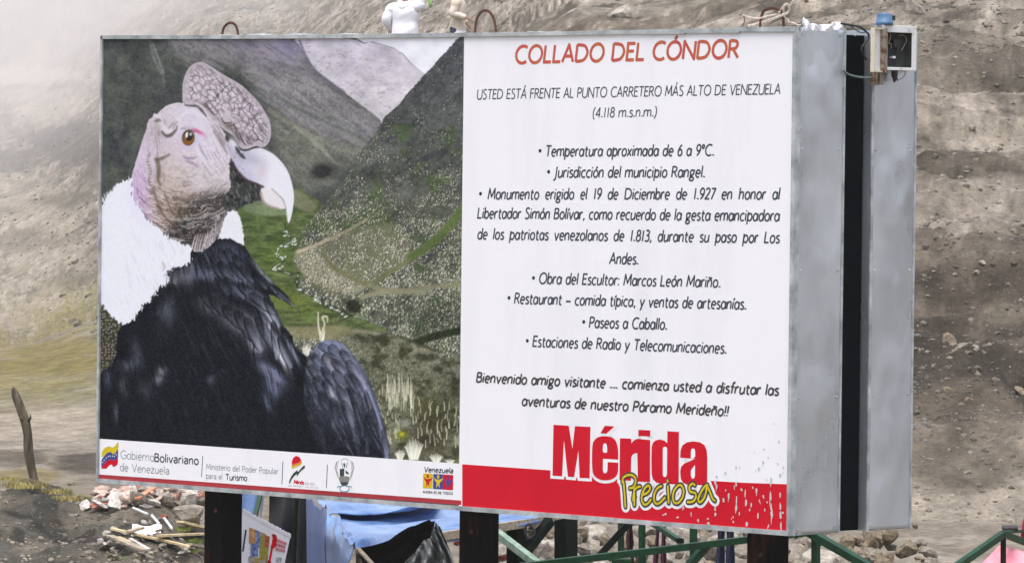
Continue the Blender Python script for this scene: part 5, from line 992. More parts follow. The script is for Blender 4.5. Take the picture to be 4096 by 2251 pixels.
# the door, hinged on the near edge and swung out
h0 = np.array((XF+.002, Ya+.002)); dd = np.array((.36, -.933)); L_ = .165; n_ = np.array((dd[1], -dd[0]))
def dv(u, v, z): p = h0+dd*u+n_*v; return (p[0], p[1], z)
zt2, zb2 = Zt_-.018, Zb_-.012
def dbox(mb, u0, u1, v0, v1, z0, z1): return mb.add([dv(u0, v0, z0), dv(u1, v0, z0), dv(u1, v1, z0), dv(u0, v1, z0), dv(u0, v0, z1), dv(u1, v0, z1), dv(u1, v1, z1), dv(u0, v1, z1)], [(0, 3, 2, 1), (4, 5, 6, 7), (0, 1, 5, 4), (1, 2, 6, 5), (2, 3, 7, 6), (3, 0, 4, 7)])
door = dbox(MB(), 0, L_, .0, .004, zb2, zt2).build('door', M_box, box)
mb = MB(); dbox(mb, L_-.004, L_+.001, -.015, .005, zb2-.001, zt2+.001); dbox(mb, .010, L_-.004, -.014, -.0005, zt2-.006, zt2+.0008); dbox(mb, .010, L_-.004, -.014, -.0005, zb2-.0008, zb2+.006)
mb.build('door_lip', M_cream, door); mb = MB(); dbox(mb, -.002, .040, -.022, -.0005, zb2-.001, zt2+.001); mb.build('hinge_lip', M_rbox, door)
cap = mx(830, 380, .03); mb = MB().lathe((.030, cap[1], Zt_+.0005), [(.043, 0), (.043, .018), (.039, .020), (.039, .05), (.036, .056), (.012, .060)], 24)
lamp = mb.build('photocell', M_bluecap, box, True); MB().box((.010, cap[1]-.075, Zt_+.001), (.05, cap[1]-.040, Zt_+.006)).build('mounting_tab', M_bluecap, lamp)
MB().box((.02, cap[1]+.024, Zt_+.024), (.068, cap[1]+.036, Zt_+.046)).build('window', M_in, lamp)
mb = MB(); q = mx(735, 1260, .02); mb.box((.003, q[1]-.045, q[2]-.03), (.022, q[1]-.012, q[2]+.05)); mb.box((.003, q[1]+.004, q[2]-.03), (.022, q[1]+.03, q[2]+.05)); mb.box((.003, q[1]-.012, q[2]+.01), (.012, q[1]+.004, q[2]+.03)); mb.build('bracket', M_rbox, box)
q = mx(1010, 1150, .03); mb = MB().lathe((.03, q[1], q[2]-.018), [(.006, -.03), (.010, -.012), (.016, 0), (.016, .022), (.02, .028)], 10); mb.build('cable_gland', M_bwire, box)
MB().tube(catmull([mx(*p, .03) for p in ((1015, 1170), (1040, 1220), (1065, 1300))], False, 5), .004, 6).build('cable_end', M_bwire, box, True)
MB().tube(catmull([mx(*p, .03) for p in ((1200, 1130), (1195, 1190), (1150, 1250), (1090, 1280))], False, 5), .0022, 6).build('blue_wire', M_bluecap, box, True)
def cable(name, pts, r, m, label, X=None, Y=None):
    P = catmull([atX(*Zm(x, y), (X if np.isscalar(X) else X[i])) for i, (x, y) in enumerate(pts)], False, 6)
    return tag(MB().tube(P, r, 8).build(name, m, smooth=True), label, 'cable')
cable('cable', ((60, 285), (140, 300), (260, 320), (380, 345), (450, 385), (510, 440), (550, 480), (540, 570), (480, 640), (440, 700), (430, 780), (480, 880), (520, 930)), .0050, M_bwire, 'thick black cable looping from the billboard top to behind the electric box door', .022)
cable('cable', ((120, 330), (200, 300), (330, 410), (430, 450), (500, 440)), .0028, mat('blue_cable', srgb(66, 88, 122), rough=.5), 'thin slate blue wire along the billboard top beside the torn white paper', .012)
cable('cable', ((105, 1110), (180, 1180), (300, 1220), (420, 1240), (520, 1245), (640, 1240), (700, 1200)), .0052, mat('grey_cable', srgb(120, 140, 134), srgb(96, 112, 108), 20, .6), 'pale grey conduit sagging across the dark gap below the electric box', .010)
cable('cable', ((335, 420), (325, 460), (305, 510)), .0016, M_box, 'short white string dangling in the gap at the top of the billboard', .012)
# torn paper on the top corner
Zp = lambda x, y: (2900+x/5.152, y/5.152)
top_ = [(1600, 470), (1605, 400), (1625, 360), (1655, 400), (1710, 425), (1730, 465), (1790, 500), (1800, 482), (1850, 490), (1930, 512), (2000, 510), (2100, 512), (2210, 500), (2215, 462), (2330, 462), (2425, 470), (2440, 500)]
bot_ = [(1605, 500), (1625, 560), (1665, 645), (1690, 640), (1730, 610), (1780, 605), (1810, 625), (1860, 640), (1930, 632), (1980, 642), (2060, 640), (2130, 642), (2200, 638), (2280, 615), (2370, 600), (2400, 630), (2448, 640)]
G = np.array([[atX(*Zp(*(np.array(a)*(1-t)+np.array(b)*t)), .012+.012*math.sin(i*1.7+t*3)+.01*t*(1-t)) for t in np.linspace(0, 1, 6)] for i, (a, b) in enumerate(zip(top_, bot_))])
tag(MB().slab(G, (-.0025, 0, 0)).build('torn_paper', mat('torn_white_paper', (.86, .87, .90, 1), (.90, .90, .92, 1), 20, .8)), 'torn strip of white paper stuck over the top right corner of the billboard', 'paper')
# rope tied to the third lifting hook
M_rope = mat('pale_rope', srgb(176, 160, 140), srgb(222, 208, 190), 60, .9, 0, .5, 160)
rope = thing('rope', 'frayed beige rope knotted round the rusty hook at the right end of the billboard top', 'rope', atY(3090, 105, .17))
def rp(pts, r, name='strand', Y=.16):
    P = catmull([atY(*Zp(x, y), (Y+.02*math.sin(i*1.3))) for i, (x, y) in enumerate(pts)], False, 6); MB().tube(P, r, 8).build(name, M_rope, rope, True)
rp(((380, 315), (440, 340), (540, 370), (680, 385), (860, 345), (1000, 315), (1120, 290), (1150, 210), (1220, 110), (1290, 80)), .0045); rp(((470, 540), (620, 505), (800, 455), (980, 390), (1150, 330), (1280, 270), (1330, 190), (1320, 130), (1370, 80), (1420, 5)), .006)
rp(((560, 530), (720, 480), (900, 430), (1060, 370), (1200, 300)), .005); rp(((1120, 250), (1160, 300), (1210, 260), (1200, 160), (1240, 110), (1330, 110)), .006, 'knot'); rp(((1330, 100), (1420, 70), (1500, 50), (1570, 0)), .0028); rp(((1220, 350), (1270, 390), (1320, 440)), .004); rp(((1140, 490), (1200, 460), (1300, 455), (1420, 480), (1500, 520), (1560, 515)), .003)
tag(MB().tube(catmull([atY(*Zp(*p), .15) for p in ((385, 330), (405, 420), (385, 490), (355, 545))], False, 5), .0024, 6).build('wire_stub', M_rust, smooth=True), 'short dark bent wire standing under the end of the beige rope', 'wire')
# ------------------------------------------------------------------ stalls below and behind the billboard
M_green = mat('dark_green_paint', srgb(4, 36, 18), srgb(12, 66, 34), 14, .5, 0, .1, 60, thr=(.3, .7), spec=.25); M_gdk = mat('blackish_green_paint', srgb(5, 14, 10), srgb(10, 26, 18), 12, .7, spec=.1)
M_wood = mat('weathered_wood', srgb(126, 112, 92), srgb(184, 170, 146), 6, .85, 0, .4, 30, stretch=(1, 6, 6)); M_lath = mat('new_lath', srgb(168, 146, 104), srgb(226, 208, 164), 5, .8, 0, .3, 30)
def leg(root, x, y0, y1, d, wpx, m=None, x1=None, name='leg'):
    p, q = at(x, y0, d), at(x1 if x1 is not None else x, y1, d); q = q.copy() if q[2] > 0 else q
    dr = (p-q)/(p[2]-q[2]); q = p-dr*(p[2]-max(gz_at(q), -.2)+.02) if name == 'leg' else q
    MB().bar(p, q, wpx/FPX*d).build(name, m or M_green, root)
def rail(root, x0, y0, d0, x1, y1, d1, wpx, m=None, name='rail', h=None):
    MB().bar(at(x0, y0, d0), at(x1, y1, d1), wpx/FPX*(d0+d1)/2, (h or wpx)/FPX*(d0+d1)/2).build(name, m or M_green, root, bevel=.003)
sA = thing('stall_frame', 'green steel stall frame with long sloping rail under the billboard right half', 'stall frame', (*at(2750, 2180, 30.8)[:2], 0))
rail(sA, 2080, 2264, 30.2, 3250, 2126, 31.4, 27); rail(sA, 3238, 2128, 31.4, 3520, 2290, 30.7, 32); leg(sA, 3263, 2140, 2300, 31.4, 26)
rail(sA, 2606, 2088, 31.6, 2716, 2160, 30.9, 20, name='brace'); rail(sA, 2826, 2180, 31.0, 2730, 2290, 30.9, 30, name='brace'); leg(sA, 2568, 2080, 2300, 31.9, 20); leg(sA, 2774, 2100, 2300, 32.2, 22); leg(sA, 2484, 2078, 2300, 32.2, 18)
rail(sA, 2524, 2082, 31.5, 2396, 2222, 31.5, 27, M_gdk, 'brace'); MB().bar(at(2720, 2152, 30.85), at(2721, 2172, 30.85), .032).build('bracket', M_gdk, sA); rail(sA, 2447, 2262, 31.3, 2524, 2262, 31.3, 60, name='panel', h=60)
sB = thing('stall_frame', 'blackish stall frame with thick posts and crossed brace right of the middle billboard post', 'stall frame', (*at(2180, 2180, 32)[:2], 0))
leg(sB, 2067, 2085, 2300, 33.0, 58, M_gdk); leg(sB, 2264, 2060, 2300, 33.2, 66, M_gdk); rail(sB, 2200, 2080, 32.8, 2088, 2222, 32.6, 36, M_gdk, 'brace'); rail(sB, 1985, 2128, 31.2, 2160, 2262, 30.4, 30, mat('lit_green_paint', srgb(150, 170, 150), srgb(60, 96, 70), 10, .6), 'brace'); rail(sB, 1960, 2108, 32.3, 2250, 2062, 33.2, 22, M_wood, 'table_edge')  # pale green brace: light on its top face put into the colour
tag(MB().tube(catmull([at(*p, 32.2) for p in ((2102, 2140), (2100, 2112), (2112, 2095), (2124, 2098), (2136, 2120), (2138, 2136), (2120, 2150), (2110, 2150), (2104, 2125), (2134, 2122))], False, 5), .008, 6).build('wire_coil', M_bwire, smooth=True), 'loop of black cord hanging under the grey table edge beside the black stall post', 'cord')
sC = thing('stall_frame', 'green gable stall frame over pink cloth at the bottom right edge', 'stall frame', (*at(4010, 2180, 33)[:2], 0))
rail(sC, 4014, 2134, 33, 3800, 2282, 32.4, 27); rail(sC, 4012, 2134, 33, 4200, 2204, 34, 24); rail(sC, 4012, 2126, 33, 4200, 2118, 36, 13); leg(sC, 4013, 2124, 2330, 33, 16, M_gdk)
M_pink = mat('pink_cloth', srgb(222, 132, 146), srgb(242, 172, 180), 3, .8, 0, .1, 8); M_mag = mat('magenta_cloth', srgb(176, 50, 90), srgb(206, 74, 112), 6, .8)
_q = [np.array(p, float) for p in ((3998, 2178), (4170, 2222), (4230, 2330), (3850, 2330))]
G = np.array([[at(*((_q[0]*(1-u)+_q[1]*u)*(1-v)+(_q[3]*(1-u)+_q[2]*u)*v), 33.25-.3*v+.025*math.sin(u*14+v*4)) for v in np.linspace(0, 1, 10)] for u in np.linspace(0, 1, 14)])
tag(MB().slab(G, (0, 0, -.004)).build('pink_awning', M_pink, smooth=True), 'pale pink cloth stretched under the green gable frame', 'cloth')
G = np.array([[at(4092+u*50-v*12*(1-u), 2072+v*92, 34.2+.04*math.sin(u*8)) for v in np.linspace(0, 1, 6)] for u in np.linspace(0, 1, 8)])
tag(MB().slab(G, (0, .004, 0)).build('magenta_cloth', M_mag, smooth=True), 'magenta cloth hanging at the right edge above the green gable frame', 'cloth')
p = at(4040, 2110, 33.6); a_ = RT*.047; b_ = V(0, 0, .018)
mb = MB(); G = [[p+a_*u+b_*(1.0*math.cos(v)-.1*abs(u))+FW*.05*math.sin(v) for v in np.linspace(0, 2*math.pi, 13)] for u in np.linspace(-1, 1, 9)]; mb.grid(G); mb.add([g_ for g_ in G[0][:-1]], [tuple(range(12))]); mb.add([g_ for g_ in G[-1][:-1]], [tuple(range(12))])
tag(mb.build('bundle', mat('dark_bundle', srgb(38, 36, 44), srgb(64, 60, 66), 20, .8), smooth=True), 'small dark rolled bundle lying on the top of the green gable frame', 'bundle')
tag(MB().tube([at(4060, 2035, 33.8), at(4063, 2070, 33.8), at(4066, 2108, 33.8)], .0035, 6).build('twig', M_wood), 'thin bare twig standing up behind the dark bundle', 'twig')
# scarves hanging on the frame
def scarf(x0, x1, y0, y1, d, c, label, wav=3, xs=0):
    G = np.array([[at(x0+(x1-x0)*u+xs*v+2.2*math.sin(v*7+u*3), y0+(y1-y0)*v, d+.03*math.sin(u*2*math.pi*wav/2+v*2)) for v in np.linspace(0, 1, 14)] for u in np.linspace(0, 1, 10)])
    tag(MB().slab(G, tuple(FW*.004)).build('scarf', c, smooth=True), label, 'scarf', 'scarves hanging on the stall frame')
M_ma = mat('maroon_wool', srgb(44, 16, 22), srgb(66, 26, 34), 40, .95); M_mg = mat('magenta_wool', srgb(70, 16, 50), srgb(100, 30, 70), 40, .95); M_nv = mat('navy_wool', srgb(12, 20, 42), srgb(24, 42, 76), 40, .95)
scarf(2506, 2532, 2078, 2200, 32.0, M_ma, 'dark maroon scarf hanging behind the crossed green brace'); scarf(2518, 2538, 2206, 2300, 31.9, M_ma, 'short maroon scarf hanging below the long green rail')
scarf(2624, 2642, 2088, 2300, 31.9, M_mg, 'left of the two narrow magenta scarves', xs=-14); scarf(2645, 2664, 2086, 2300, 31.9, M_mg, 'right of the two narrow magenta scarves'); scarf(2870, 2902, 2100, 2300, 32.0, M_nv, 'navy blue scarf hanging left of its twin near the right billboard post', xs=-6); scarf(2905, 2938, 2100, 2300, 31.95, M_nv, 'navy blue scarf hanging nearest to the right billboard post')
# blue tarpaulin over a stall table: lower sheet, upper sheet, end drape
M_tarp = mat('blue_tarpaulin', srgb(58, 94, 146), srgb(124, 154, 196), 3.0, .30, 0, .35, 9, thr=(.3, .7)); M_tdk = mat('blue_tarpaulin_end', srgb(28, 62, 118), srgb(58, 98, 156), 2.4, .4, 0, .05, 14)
tarp = thing('tarp_table', 'stall table covered by a creased blue tarpaulin behind the board of pictures', 'market stall', (*at(1650, 2150, 31.5)[:2], 0))
def strip(rows, nu=64, ph=0, amp=.018):
    """loft between poly-lines of (x, y, depth); soft creases run along the rows"""
    Rr = [catmull(r, False, 6) for r in rows]; Rr = [np.stack([np.interp(np.linspace(0, 1, nu), np.linspace(0, 1, len(r)), r[:, k]) for k in range(3)], 1) for r in Rr]
    nv = 10*(len(Rr)-1)+1; out = np.zeros((nv, nu, 3))
    for j in range(nu):
        c_ = catmull([r[j] for r in Rr], False, 10); out[:, j] = c_[:nv]
    P = np.array([[at(*q) for q in r] for r in out]); v = np.linspace(0, 1, nv)[:, None]; u = np.linspace(0, 1, nu)[None, :]
    P[..., 2] -= amp*1.3*np.exp(-((np.sin(v*9+ph*2+1.6*u)/.22)**2))*(.3+.7*fbm(u*5+0*v, v*2+ph+0*u, 5, 2)); P[..., 2] += amp*.9*(fbm(u*9+0*v, v*14+ph+0*u, 6, 3)-.5)
    P[..., 2] += amp*np.sin(v*16+ph+2.5*u)*(.4+.6*np.sin(u*3+ph))+amp*.6*np.sin(v*31+u*7+ph); return P
low = strip([[(1345, 2030, 32.6), (1600, 2040, 33), (1900, 2000, 34), (2160, 1978, 35)], [(1360, 2085, 31.6), (1450, 2092, 31.9), (1640, 2078, 32.4), (1900, 2042, 33.2), (2160, 2030, 34)], [(1368, 2128, 31.0), (1420, 2118, 31.2), (1640, 2108, 31.8), (1900, 2072, 32.6), (2160, 2046, 33.4)],
             [(1382, 2150, 30.6), (1440, 2138, 30.7), (1640, 2124, 31.4), (1900, 2098, 32.2), (2160, 2056, 33.0)], [(1412, 2172, 30.3), (1480, 2160, 30.4), (1660, 2140, 31.2), (1900, 2116, 32.0), (2160, 2066, 32.8)], [(1424, 2190, 30.2), (1520, 2180, 30.4), (1700, 2158, 31.1), (1900, 2128, 31.9), (2160, 2074, 32.7)]])
MB().slab(low, (0, 0, -.006)).build('lower_sheet', M_tarp, tarp, True)
upr = strip([[(1228, 1960, 34.5), (1500, 1975, 34.7), (1900, 1960, 35), (2120, 1950, 36)], [(1255, 2000, 33.4), (1420, 2010, 33.5), (1650, 2000, 33.8), (1780, 1990, 34.2)], [(1290, 2038, 32.4), (1400, 2042, 32.5), (1600, 2036, 32.9), (1765, 2018, 33.3)], [(1315, 2068, 31.7), (1360, 2064, 31.9), (1560, 2054, 32.2), (1756, 2030, 32.6)]], ph=1.3)
upr[..., 2] += .03; MB().slab(upr, (0, 0, -.006)).build('upper_sheet', M_tarp, tarp, True)
end = strip([[(1215, 1970, 34.3), (1216, 2080, 34.0), (1220, 2190, 33.8), (1222, 2330, 33.7)], [(1250, 2004, 33.2), (1252, 2100, 33.0), (1256, 2200, 32.9), (1262, 2330, 32.8)], [(1306, 2050, 31.78), (1300, 2140, 31.6), (1302, 2220, 31.6), (1306, 2330, 31.6)]], ph=.4)
MB().slab(end, tuple(RT*.005)).build('end_drape', M_tdk, tarp, True)
fr = strip([[(1308, 2056, 31.75), (1303, 2140, 31.6), (1306, 2220, 31.6), (1312, 2330, 31.6)], [(1345, 2062, 31.6), (1338, 2150, 31.2), (1344, 2220, 31.2), (1350, 2330, 31.2)], [(1382, 2108, 31.0), (1372, 2170, 30.8), (1366, 2230, 30.7), (1366, 2330, 30.7)], [(1422, 2172, 30.4), (1404, 2215, 30.3), (1392, 2250, 30.3), (1385, 2330, 30.3)]], ph=.9, amp=.012)
MB().slab(fr, tuple(RT*.005)).build('front_drape', M_tarp, tarp, True)
MB().bar(at(1428, 2196, 30.3), at(2160, 2082, 32.8), .03, .05).build('table_edge', M_wood, tarp)
for x_, d in ((1440, 30.6), (2130, 32.9), (1700, 33.4)): leg(tarp, x_, 2190 if x_ < 1500 else 2100, 2330, d, 24, M_wood)
# folded sheet of blue plastic, black cloths
G = np.array([[at(966+u*68-v*16*u, 1955+v*120, 31.6+.02*math.sin(u*5+v)) for v in np.linspace(0, 1, 8)] for u in np.linspace(0, 1, 8)])
tag(MB().slab(G, tuple(FW*.004)).build('blue_cloth', mat('light_blue_cloth', srgb(92, 122, 170), srgb(124, 154, 196), 3, .6), smooth=True), 'light blue cloth hanging right of the left billboard post', 'cloth')
MB_s = thing('stall_frame', 'slanted green stall pole with grey edge between blue cloth and black cloth', 'stall frame', (*at(1035, 2070, 31.2)[:2], 0))
rail(MB_s, 1046, 1955, 31.4, 1012, 2105, 31.2, 17, name='pole'); rail(MB_s, 1054, 1960, 31.45, 1030, 2160, 31.25, 9, mat('grey_steel', srgb(100, 110, 116), rough=.5), name='pole'); leg(MB_s, 1013, 2100, 2300, 31.2, 16)
def cloth(x0, x1, y0, y1, d, m, label, amp=.03, xs=0, name='black_cloth'):
    G = np.array([[at(x0+(x1-x0)*u+xs*v, y0+(y1-y0)*v, d+amp*math.sin(u*8+v*2.5)+amp*.5*math.sin(v*9+u*3)) for v in np.linspace(0, 1, 16)] for u in np.linspace(0, 1, 16)])
    tag(MB().slab(G, tuple(FW*.006)).build(name, m, smooth=True), label, 'cloth')
M_blk = mat('black_cloth', srgb(12, 14, 16), srgb(32, 34, 36), 5, .7, 0, .2, 20); M_blk2 = mat('soft_black_cloth', srgb(8, 12, 16), srgb(16, 22, 28), 5, .9)
cloth(1078, 1186, 1960, 2330, 31.0, M_blk, 'creased black cloth hanging behind the board of pictures', .035, -8); cloth(1176, 1224, 1950, 2330, 31.4, M_blk2, 'narrow plain black cloth beside the blue tarpaulin end', .015, 4)
tag(MB().bar(at(1188, 1955, 30.9), at(1172, 2330, 30.9), .016).build('pole', M_gdk), 'thin dark green pole standing between the two black cloths', 'pole')
# board with pictures leaning by the left post
ZW = lambda x, y: (800+x/4.684, 1950+y/4.684)
M_board = mat('white_board', srgb(222, 222, 224), srgb(238, 238, 242), 6, .6)
bA, bB, bC, bD = [np.array(ZW(*p)) for p in ((742, 400), (1688, 905), (1555, 1560), (742, 1700))]
def bpt(u, v, off=0):
    q = (bA*(1-u)+bB*u)*(1-v)+(bD*(1-u)+bC*u)*v; return at(q[0], q[1], 29.6+.28*u+.22*(1-v)*.2-off)
board = thing('picture_board', 'white foam board with colour pictures and a red letter leaning beside the left billboard post', 'sign board', bpt(.5, 1))
us, vs_ = np.linspace(0, 1, 24), np.linspace(0, 1, 4)
G = np.array([[bpt(u, v, .0)+(V(0, 0, .010*math.sin(u*40)*math.sin(u*17)) if v == 0 else 0) for v in vs_] for u in us]); MB().slab(G, tuple(FW*.02)).build('panel', M_board, board)
mb = MB()
for u in np.linspace(.02, .98, 46): P = bpt(u, .0, -.01); mb.tube([P-V(0, 0, .012), P+V(0, 0, .006+.008*random.random())], .011, 6)
mb.build('foam_edge', M_board, board)
def patch(lst): 
    mb = MB()
    for k_, (u0, v0, u1, v1, m) in enumerate(lst): mb.add([bpt(u0, v0, .003+k_*1e-4), bpt(u1, v0, .003+k_*1e-4), bpt(u1, v1, .003+k_*1e-4), bpt(u0, v1, .003+k_*1e-4)], [(0, 1, 2, 3)], m)
    return mb
pal = [mat('picture_orange', srgb(160, 86, 30), srgb(206, 170, 110), 50, .5), mat('picture_blue', srgb(24, 50, 120), srgb(150, 176, 214), 45, .5, thr=(.4, .66)), mat('picture_olive', srgb(120, 116, 20), srgb(170, 150, 60), 50, .5), mat('picture_red', srgb(130, 40, 26), srgb(176, 96, 60), 50, .5), mat('picture_mixed', srgb(96, 80, 90), srgb(200, 186, 170), 60, .5)]
ph = patch([(.20, .20, .36, .46, 0), (.34, .20, .44, .50, 1), (.24, .44, .40, .66, 1), (.43, .20, .53, .80, 2), (.52, .22, .62, .46, 3), (.50, .44, .62, .9, 2), (.20, .66, .34, 1, 4), (.33, .68, .44, 1, 2), (.42, .72, .60, 1, 4)]); ph.build('photographs', pal, board)
mb = MB()
for P, w in (([(.665, .16), (.735, .17), (.735, .40), (.66, .42)], .016), ([(.70, .17), (.66, .75)], .013), ([(.62, .72), (.68, .78), (.69, .95)], .02)):
    for a, b in zip(P[:-1], P[1:]): mb.bar(bpt(*a, .006), bpt(*b, .006), w, .002, up=tuple(FW))
mb.build('red_letter', M_red, board)
mb = MB(); rs = np.random.RandomState(5)
for r_ in range(3):
    for q in range(7):
        u = .775+q*.028; v = .20+r_*.10; mb.bar(bpt(u, v, .004), bpt(u+.004, v+.075, .004), .010*(.6+.7*rs.rand()), .0015, up=tuple(FW))
mb.build('red_print_block', mat('faded_red_print', srgb(196, 110, 116), srgb(216, 150, 156), 60, .6), board)
patch([(.80, .62, .92, .74, 0)]).build('grey_print_block', mat('faded_grey_print', srgb(120, 126, 130), srgb(196, 200, 204), 70, .6), board)
mb = MB(); mb.bar(bpt(.13, .26, .004), bpt(.07, .60, .004), .010, .002, up=tuple(FW)); mb.build('dark_figure', M_black, board)
# open black bag with grey crumpled flap, stick
bag = thing('rubbish_bag', 'torn open black plastic bag with crumpled grey flap in front of the blue tarpaulin', 'bag', (*at(1600, 2200, 29.7)[:2], 0))
ZQ = lambda x, y: (1300+x/4.684, 1950+y/4.684)
ru = [(610, 1120), (850, 1085), (1170, 990), (1300, 900), (1450, 800), (1590, 725), (1700, 700), (1830, 640), (1960, 595), (1985, 625), (2062, 620)]; rl = [(600, 1180), (760, 1500), (950, 1620), (1150, 1640), (1350, 1560), (1530, 1365), (1700, 1190), (1860, 975), (1975, 940), (2000, 820), (2040, 760)]
G = np.array([[at(*ZQ(*(np.array(a)*(1-t)+np.array(b)*t)), 29.75+.28*math.sin(math.pi*t)**.7) for t in np.linspace(0, 1, 12)] for a, b in zip(catmull(ru, False, 3), catmull(rl, False, 3))])
MB().slab(G, tuple(FW*.004)).build('lining', mat('black_plastic_film', srgb(8, 9, 10), srgb(14, 15, 16), 5, .8), bag, True)
fu = [(1500, 1400), (1700, 1190), (1860, 975), (1970, 940), (2000, 820), (2045, 740), (2070, 640)]; fl_ = [(1560, 1800), (1800, 1800), (2100, 1800), (2440, 1800), (2420, 1400), (2290, 1050), (2170, 740)]
G = np.array([[at(*ZQ(*(np.array(a)*(1-t)+np.array(b)*t)), 29.72-.10*math.sin(math.pi*t)+.05*math.sin(i*.9+t*11)+.03*math.sin(i*2.3-t*7)) for t in np.linspace(0, 1, 22)] for i, (a, b) in enumerate(zip(catmull(fu, False, 4), catmull(fl_, False, 4)))])
MB().slab(G, tuple(FW*.004)).build('flap', mat('grey_plastic_film', srgb(70, 76, 74), srgb(136, 140, 138), 5, .38, 0, .3, 16), bag, True)
tag(MB().bar(at(*ZQ(620, 1135), 29.62), at(*ZQ(1010, 1560), 29.3), .026, .012).build('lath', M_wood, bevel=.002), 'grey wooden lath leaning against the blue tarpaulin front corner', 'wood')
p = at(1825, 2172, 33.8); rock(p, .10, 4, mat('terracotta', srgb(150, 66, 48), srgb(196, 104, 84), 10, .9), 'reddish brick lump seen between the grey bag and the middle billboard post', name='brick', squash=.6); rock(at(2010, 2225, 33.6), .13, 5, bpy.data.materials['terracotta'], 'reddish brick lump just right of the middle billboard post', squash=.4)
# ------------------------------------------------------------------ stone pile behind the stalls
rs = np.random.RandomState(21)
BIG = [(3395, 2165, .155, 2, 'upright brown slab of rock under the gap of the billboard'), (3480, 2170, .17, 3, 'long tilted brown rock below the rear half of the billboard'), (3560, 2146, .20, 6, 'wide brown rock directly under the billboard bottom right corner'), (3625, 2190, .21, 5, 'large mossy brown boulder at the right end of the stone pile'), (3700, 2200, .12, 8, 'small brown rock at the foot of the mossy boulder'), (3440, 2236, .15, 0, 'rounded brown rock low under the upright slab'), (3550, 2245, .15, 1, 'grey brown rock at the bottom below the mossy boulder'), (3660, 2105, .06, 7, 'small dark stone beside the billboard bottom right corner')]
for x_, y_, s_, k_, lb in BIG: rock(at(x_, y_, 35.4), s_*1.12, k_+9*k_, M_rock3, lb, 'stones of the rubble pile')
n_ = 0
for row, (y_, d, sz) in enumerate(((2085, 36.9, .17), (2130, 36.3, .20), (2175, 35.7, .21), (2225, 35.1, .22), (2275, 34.6, .22))):
    x_ = 1950+rs.rand()*40
    while x_ < 3340:
        s_ = sz*(.7+.75*rs.rand()); P = at(x_, y_+rs.randn()*10, d+.2*rs.randn())
        rock(P, s_, int(rs.randint(400)), (M_rock, M_rock, M_rock2, M_rock3)[rs.randint(4)], 'grey broken stone of the long rubble pile under the billboard', 'stones of the rubble pile', squash=.9); x_ += s_*FPX/d*(.42+.28*rs.rand()); n_ += 1
for i in range(34):
    x_ = 3340+rs.rand()*390; y_ = 2150+max(0, x_-3640)*.55+rs.rand()*130; P = at(x_, y_, 35.7-.9*(y_-2150)/130)
    rock(P, .08+.13*rs.rand(), int(rs.randint(400)), (M_rock3, M_rock3, M_rock)[rs.randint(3)], 'brown broken stone filling the right end of the rubble pile', 'stones of the rubble pile', squash=.9)
# loose stones on bank and hill
for x_, y_, s_, m, lb in ((3800, 1990, .17, M_rock2, 'pale upright stone at the foot of the bank near the billboard corner'), (3680, 1990, .16, M_rock2, 'pale flat stone at the bank foot touching the billboard edge'), (3705, 2000, .12, M_rock, 'grey stone at the bank foot beside the pale flat one'), (3850, 1392, .20, M_rock, 'pale broad stone under the dark undercut of the bank'), (3908, 1400, .12, M_rock2, 'white stone right of the broad stone under the undercut'), (3800, 1370, .22, M_rock3, 'brown boulder on the dark undercut of the bank'), (3905, 655, .18, M_rock3, 'dark angular stone alone on the terraced slope'), (3660, 42, .38, M_rock2, 'long pale rock high on the slope right of the blue cap'), (3745, 248, .10, M_box, 'white scrap lying on the dark slope right of the electric box'), (2475, 65, .45, M_rock2, 'pale boulder on the slope above the board, left of the rope'), (3900, 1610, .09, M_rock2, 'small pale stone in the middle of the gravel bank'), (3880, 1605, .12, M_rock3, 'brown clod in the middle of the gravel bank'), (3875, 1890, .13, M_rock, 'grey stone low on the gravel bank'), (4080, 1570, .20, M_rock3, 'dark rock at the right edge of the gravel bank'), (3680, 1425, .12, M_rock2, 'pale stone beside the billboard edge at the undercut'), (3785, 1565, .16, M_rock3, 'dark pointed clod on the gravel bank'), (3690, 2085, .06, M_rock3, 'small brown stone on the sandy track beside the billboard'), (3840, 2125, .05, M_rock, 'tiny grey stone alone on the sandy track'), (3915, 2115, .07, M_rock3, 'small brown clod on the sandy track left of the dark bundle'), (3850, 2065, .13, M_rock3, 'mossy stone at the upper edge of the sandy track')):
    P = on_ground(x_, y_); t_ = (P-CAM)@FW; rock(P, s_*t_/50, int(x_+y_), m, lb)
# ------------------------------------------------------------------ left foreground: post, rubble, laths
Zq = lambda x, y: (x/1.664, 1400+y/1.664)
post = thing('wooden_post', 'crooked grey wooden fence post standing alone in the earth at the left', 'post', at(*Zq(245, 945), 41.6))
P = [at(*Zq(x, y), 41.6) for x, y in ((88, 248), (105, 300), (135, 380), (165, 460), (185, 560), (190, 660), (205, 760), (225, 850), (250, 960), (256, 990))]
M_pw = mat('grey_post_wood', srgb(46, 42, 32), srgb(112, 100, 80), 14, .9, 0, .6, 40, stretch=(1, 1, .2)); cp = catmull(P, False, 5)
MB().tube(cp, [.012, .034, .037, .040, .036, .040, .037, .034, .038, .036], 9).build('trunk', M_pw, post, True)
MB().tube([at(*Zq(190, 470), 41.58), at(*Zq(204, 450), 41.55), at(*Zq(200, 425), 41.53)], [.012, .009, .004], 6).build('stub', M_pw, post, True); MB().tube([at(*Zq(150, 470), 41.58), at(*Zq(132, 440), 41.55)], [.012, .005], 6).build('stub', M_pw, post, True)
tag(MB().tube(catmull([at(*Zq(x, y), 41.7) for x, y in ((132, 455), (60, 478), (0, 500), (-60, 520))], False, 4), .0016, 5).build('fence_wire', M_wire), 'thin fence wire running left from the crooked wooden post', 'wire')
ZL = lambda x, y: (x/3.0306, 1900+y/3.0306)
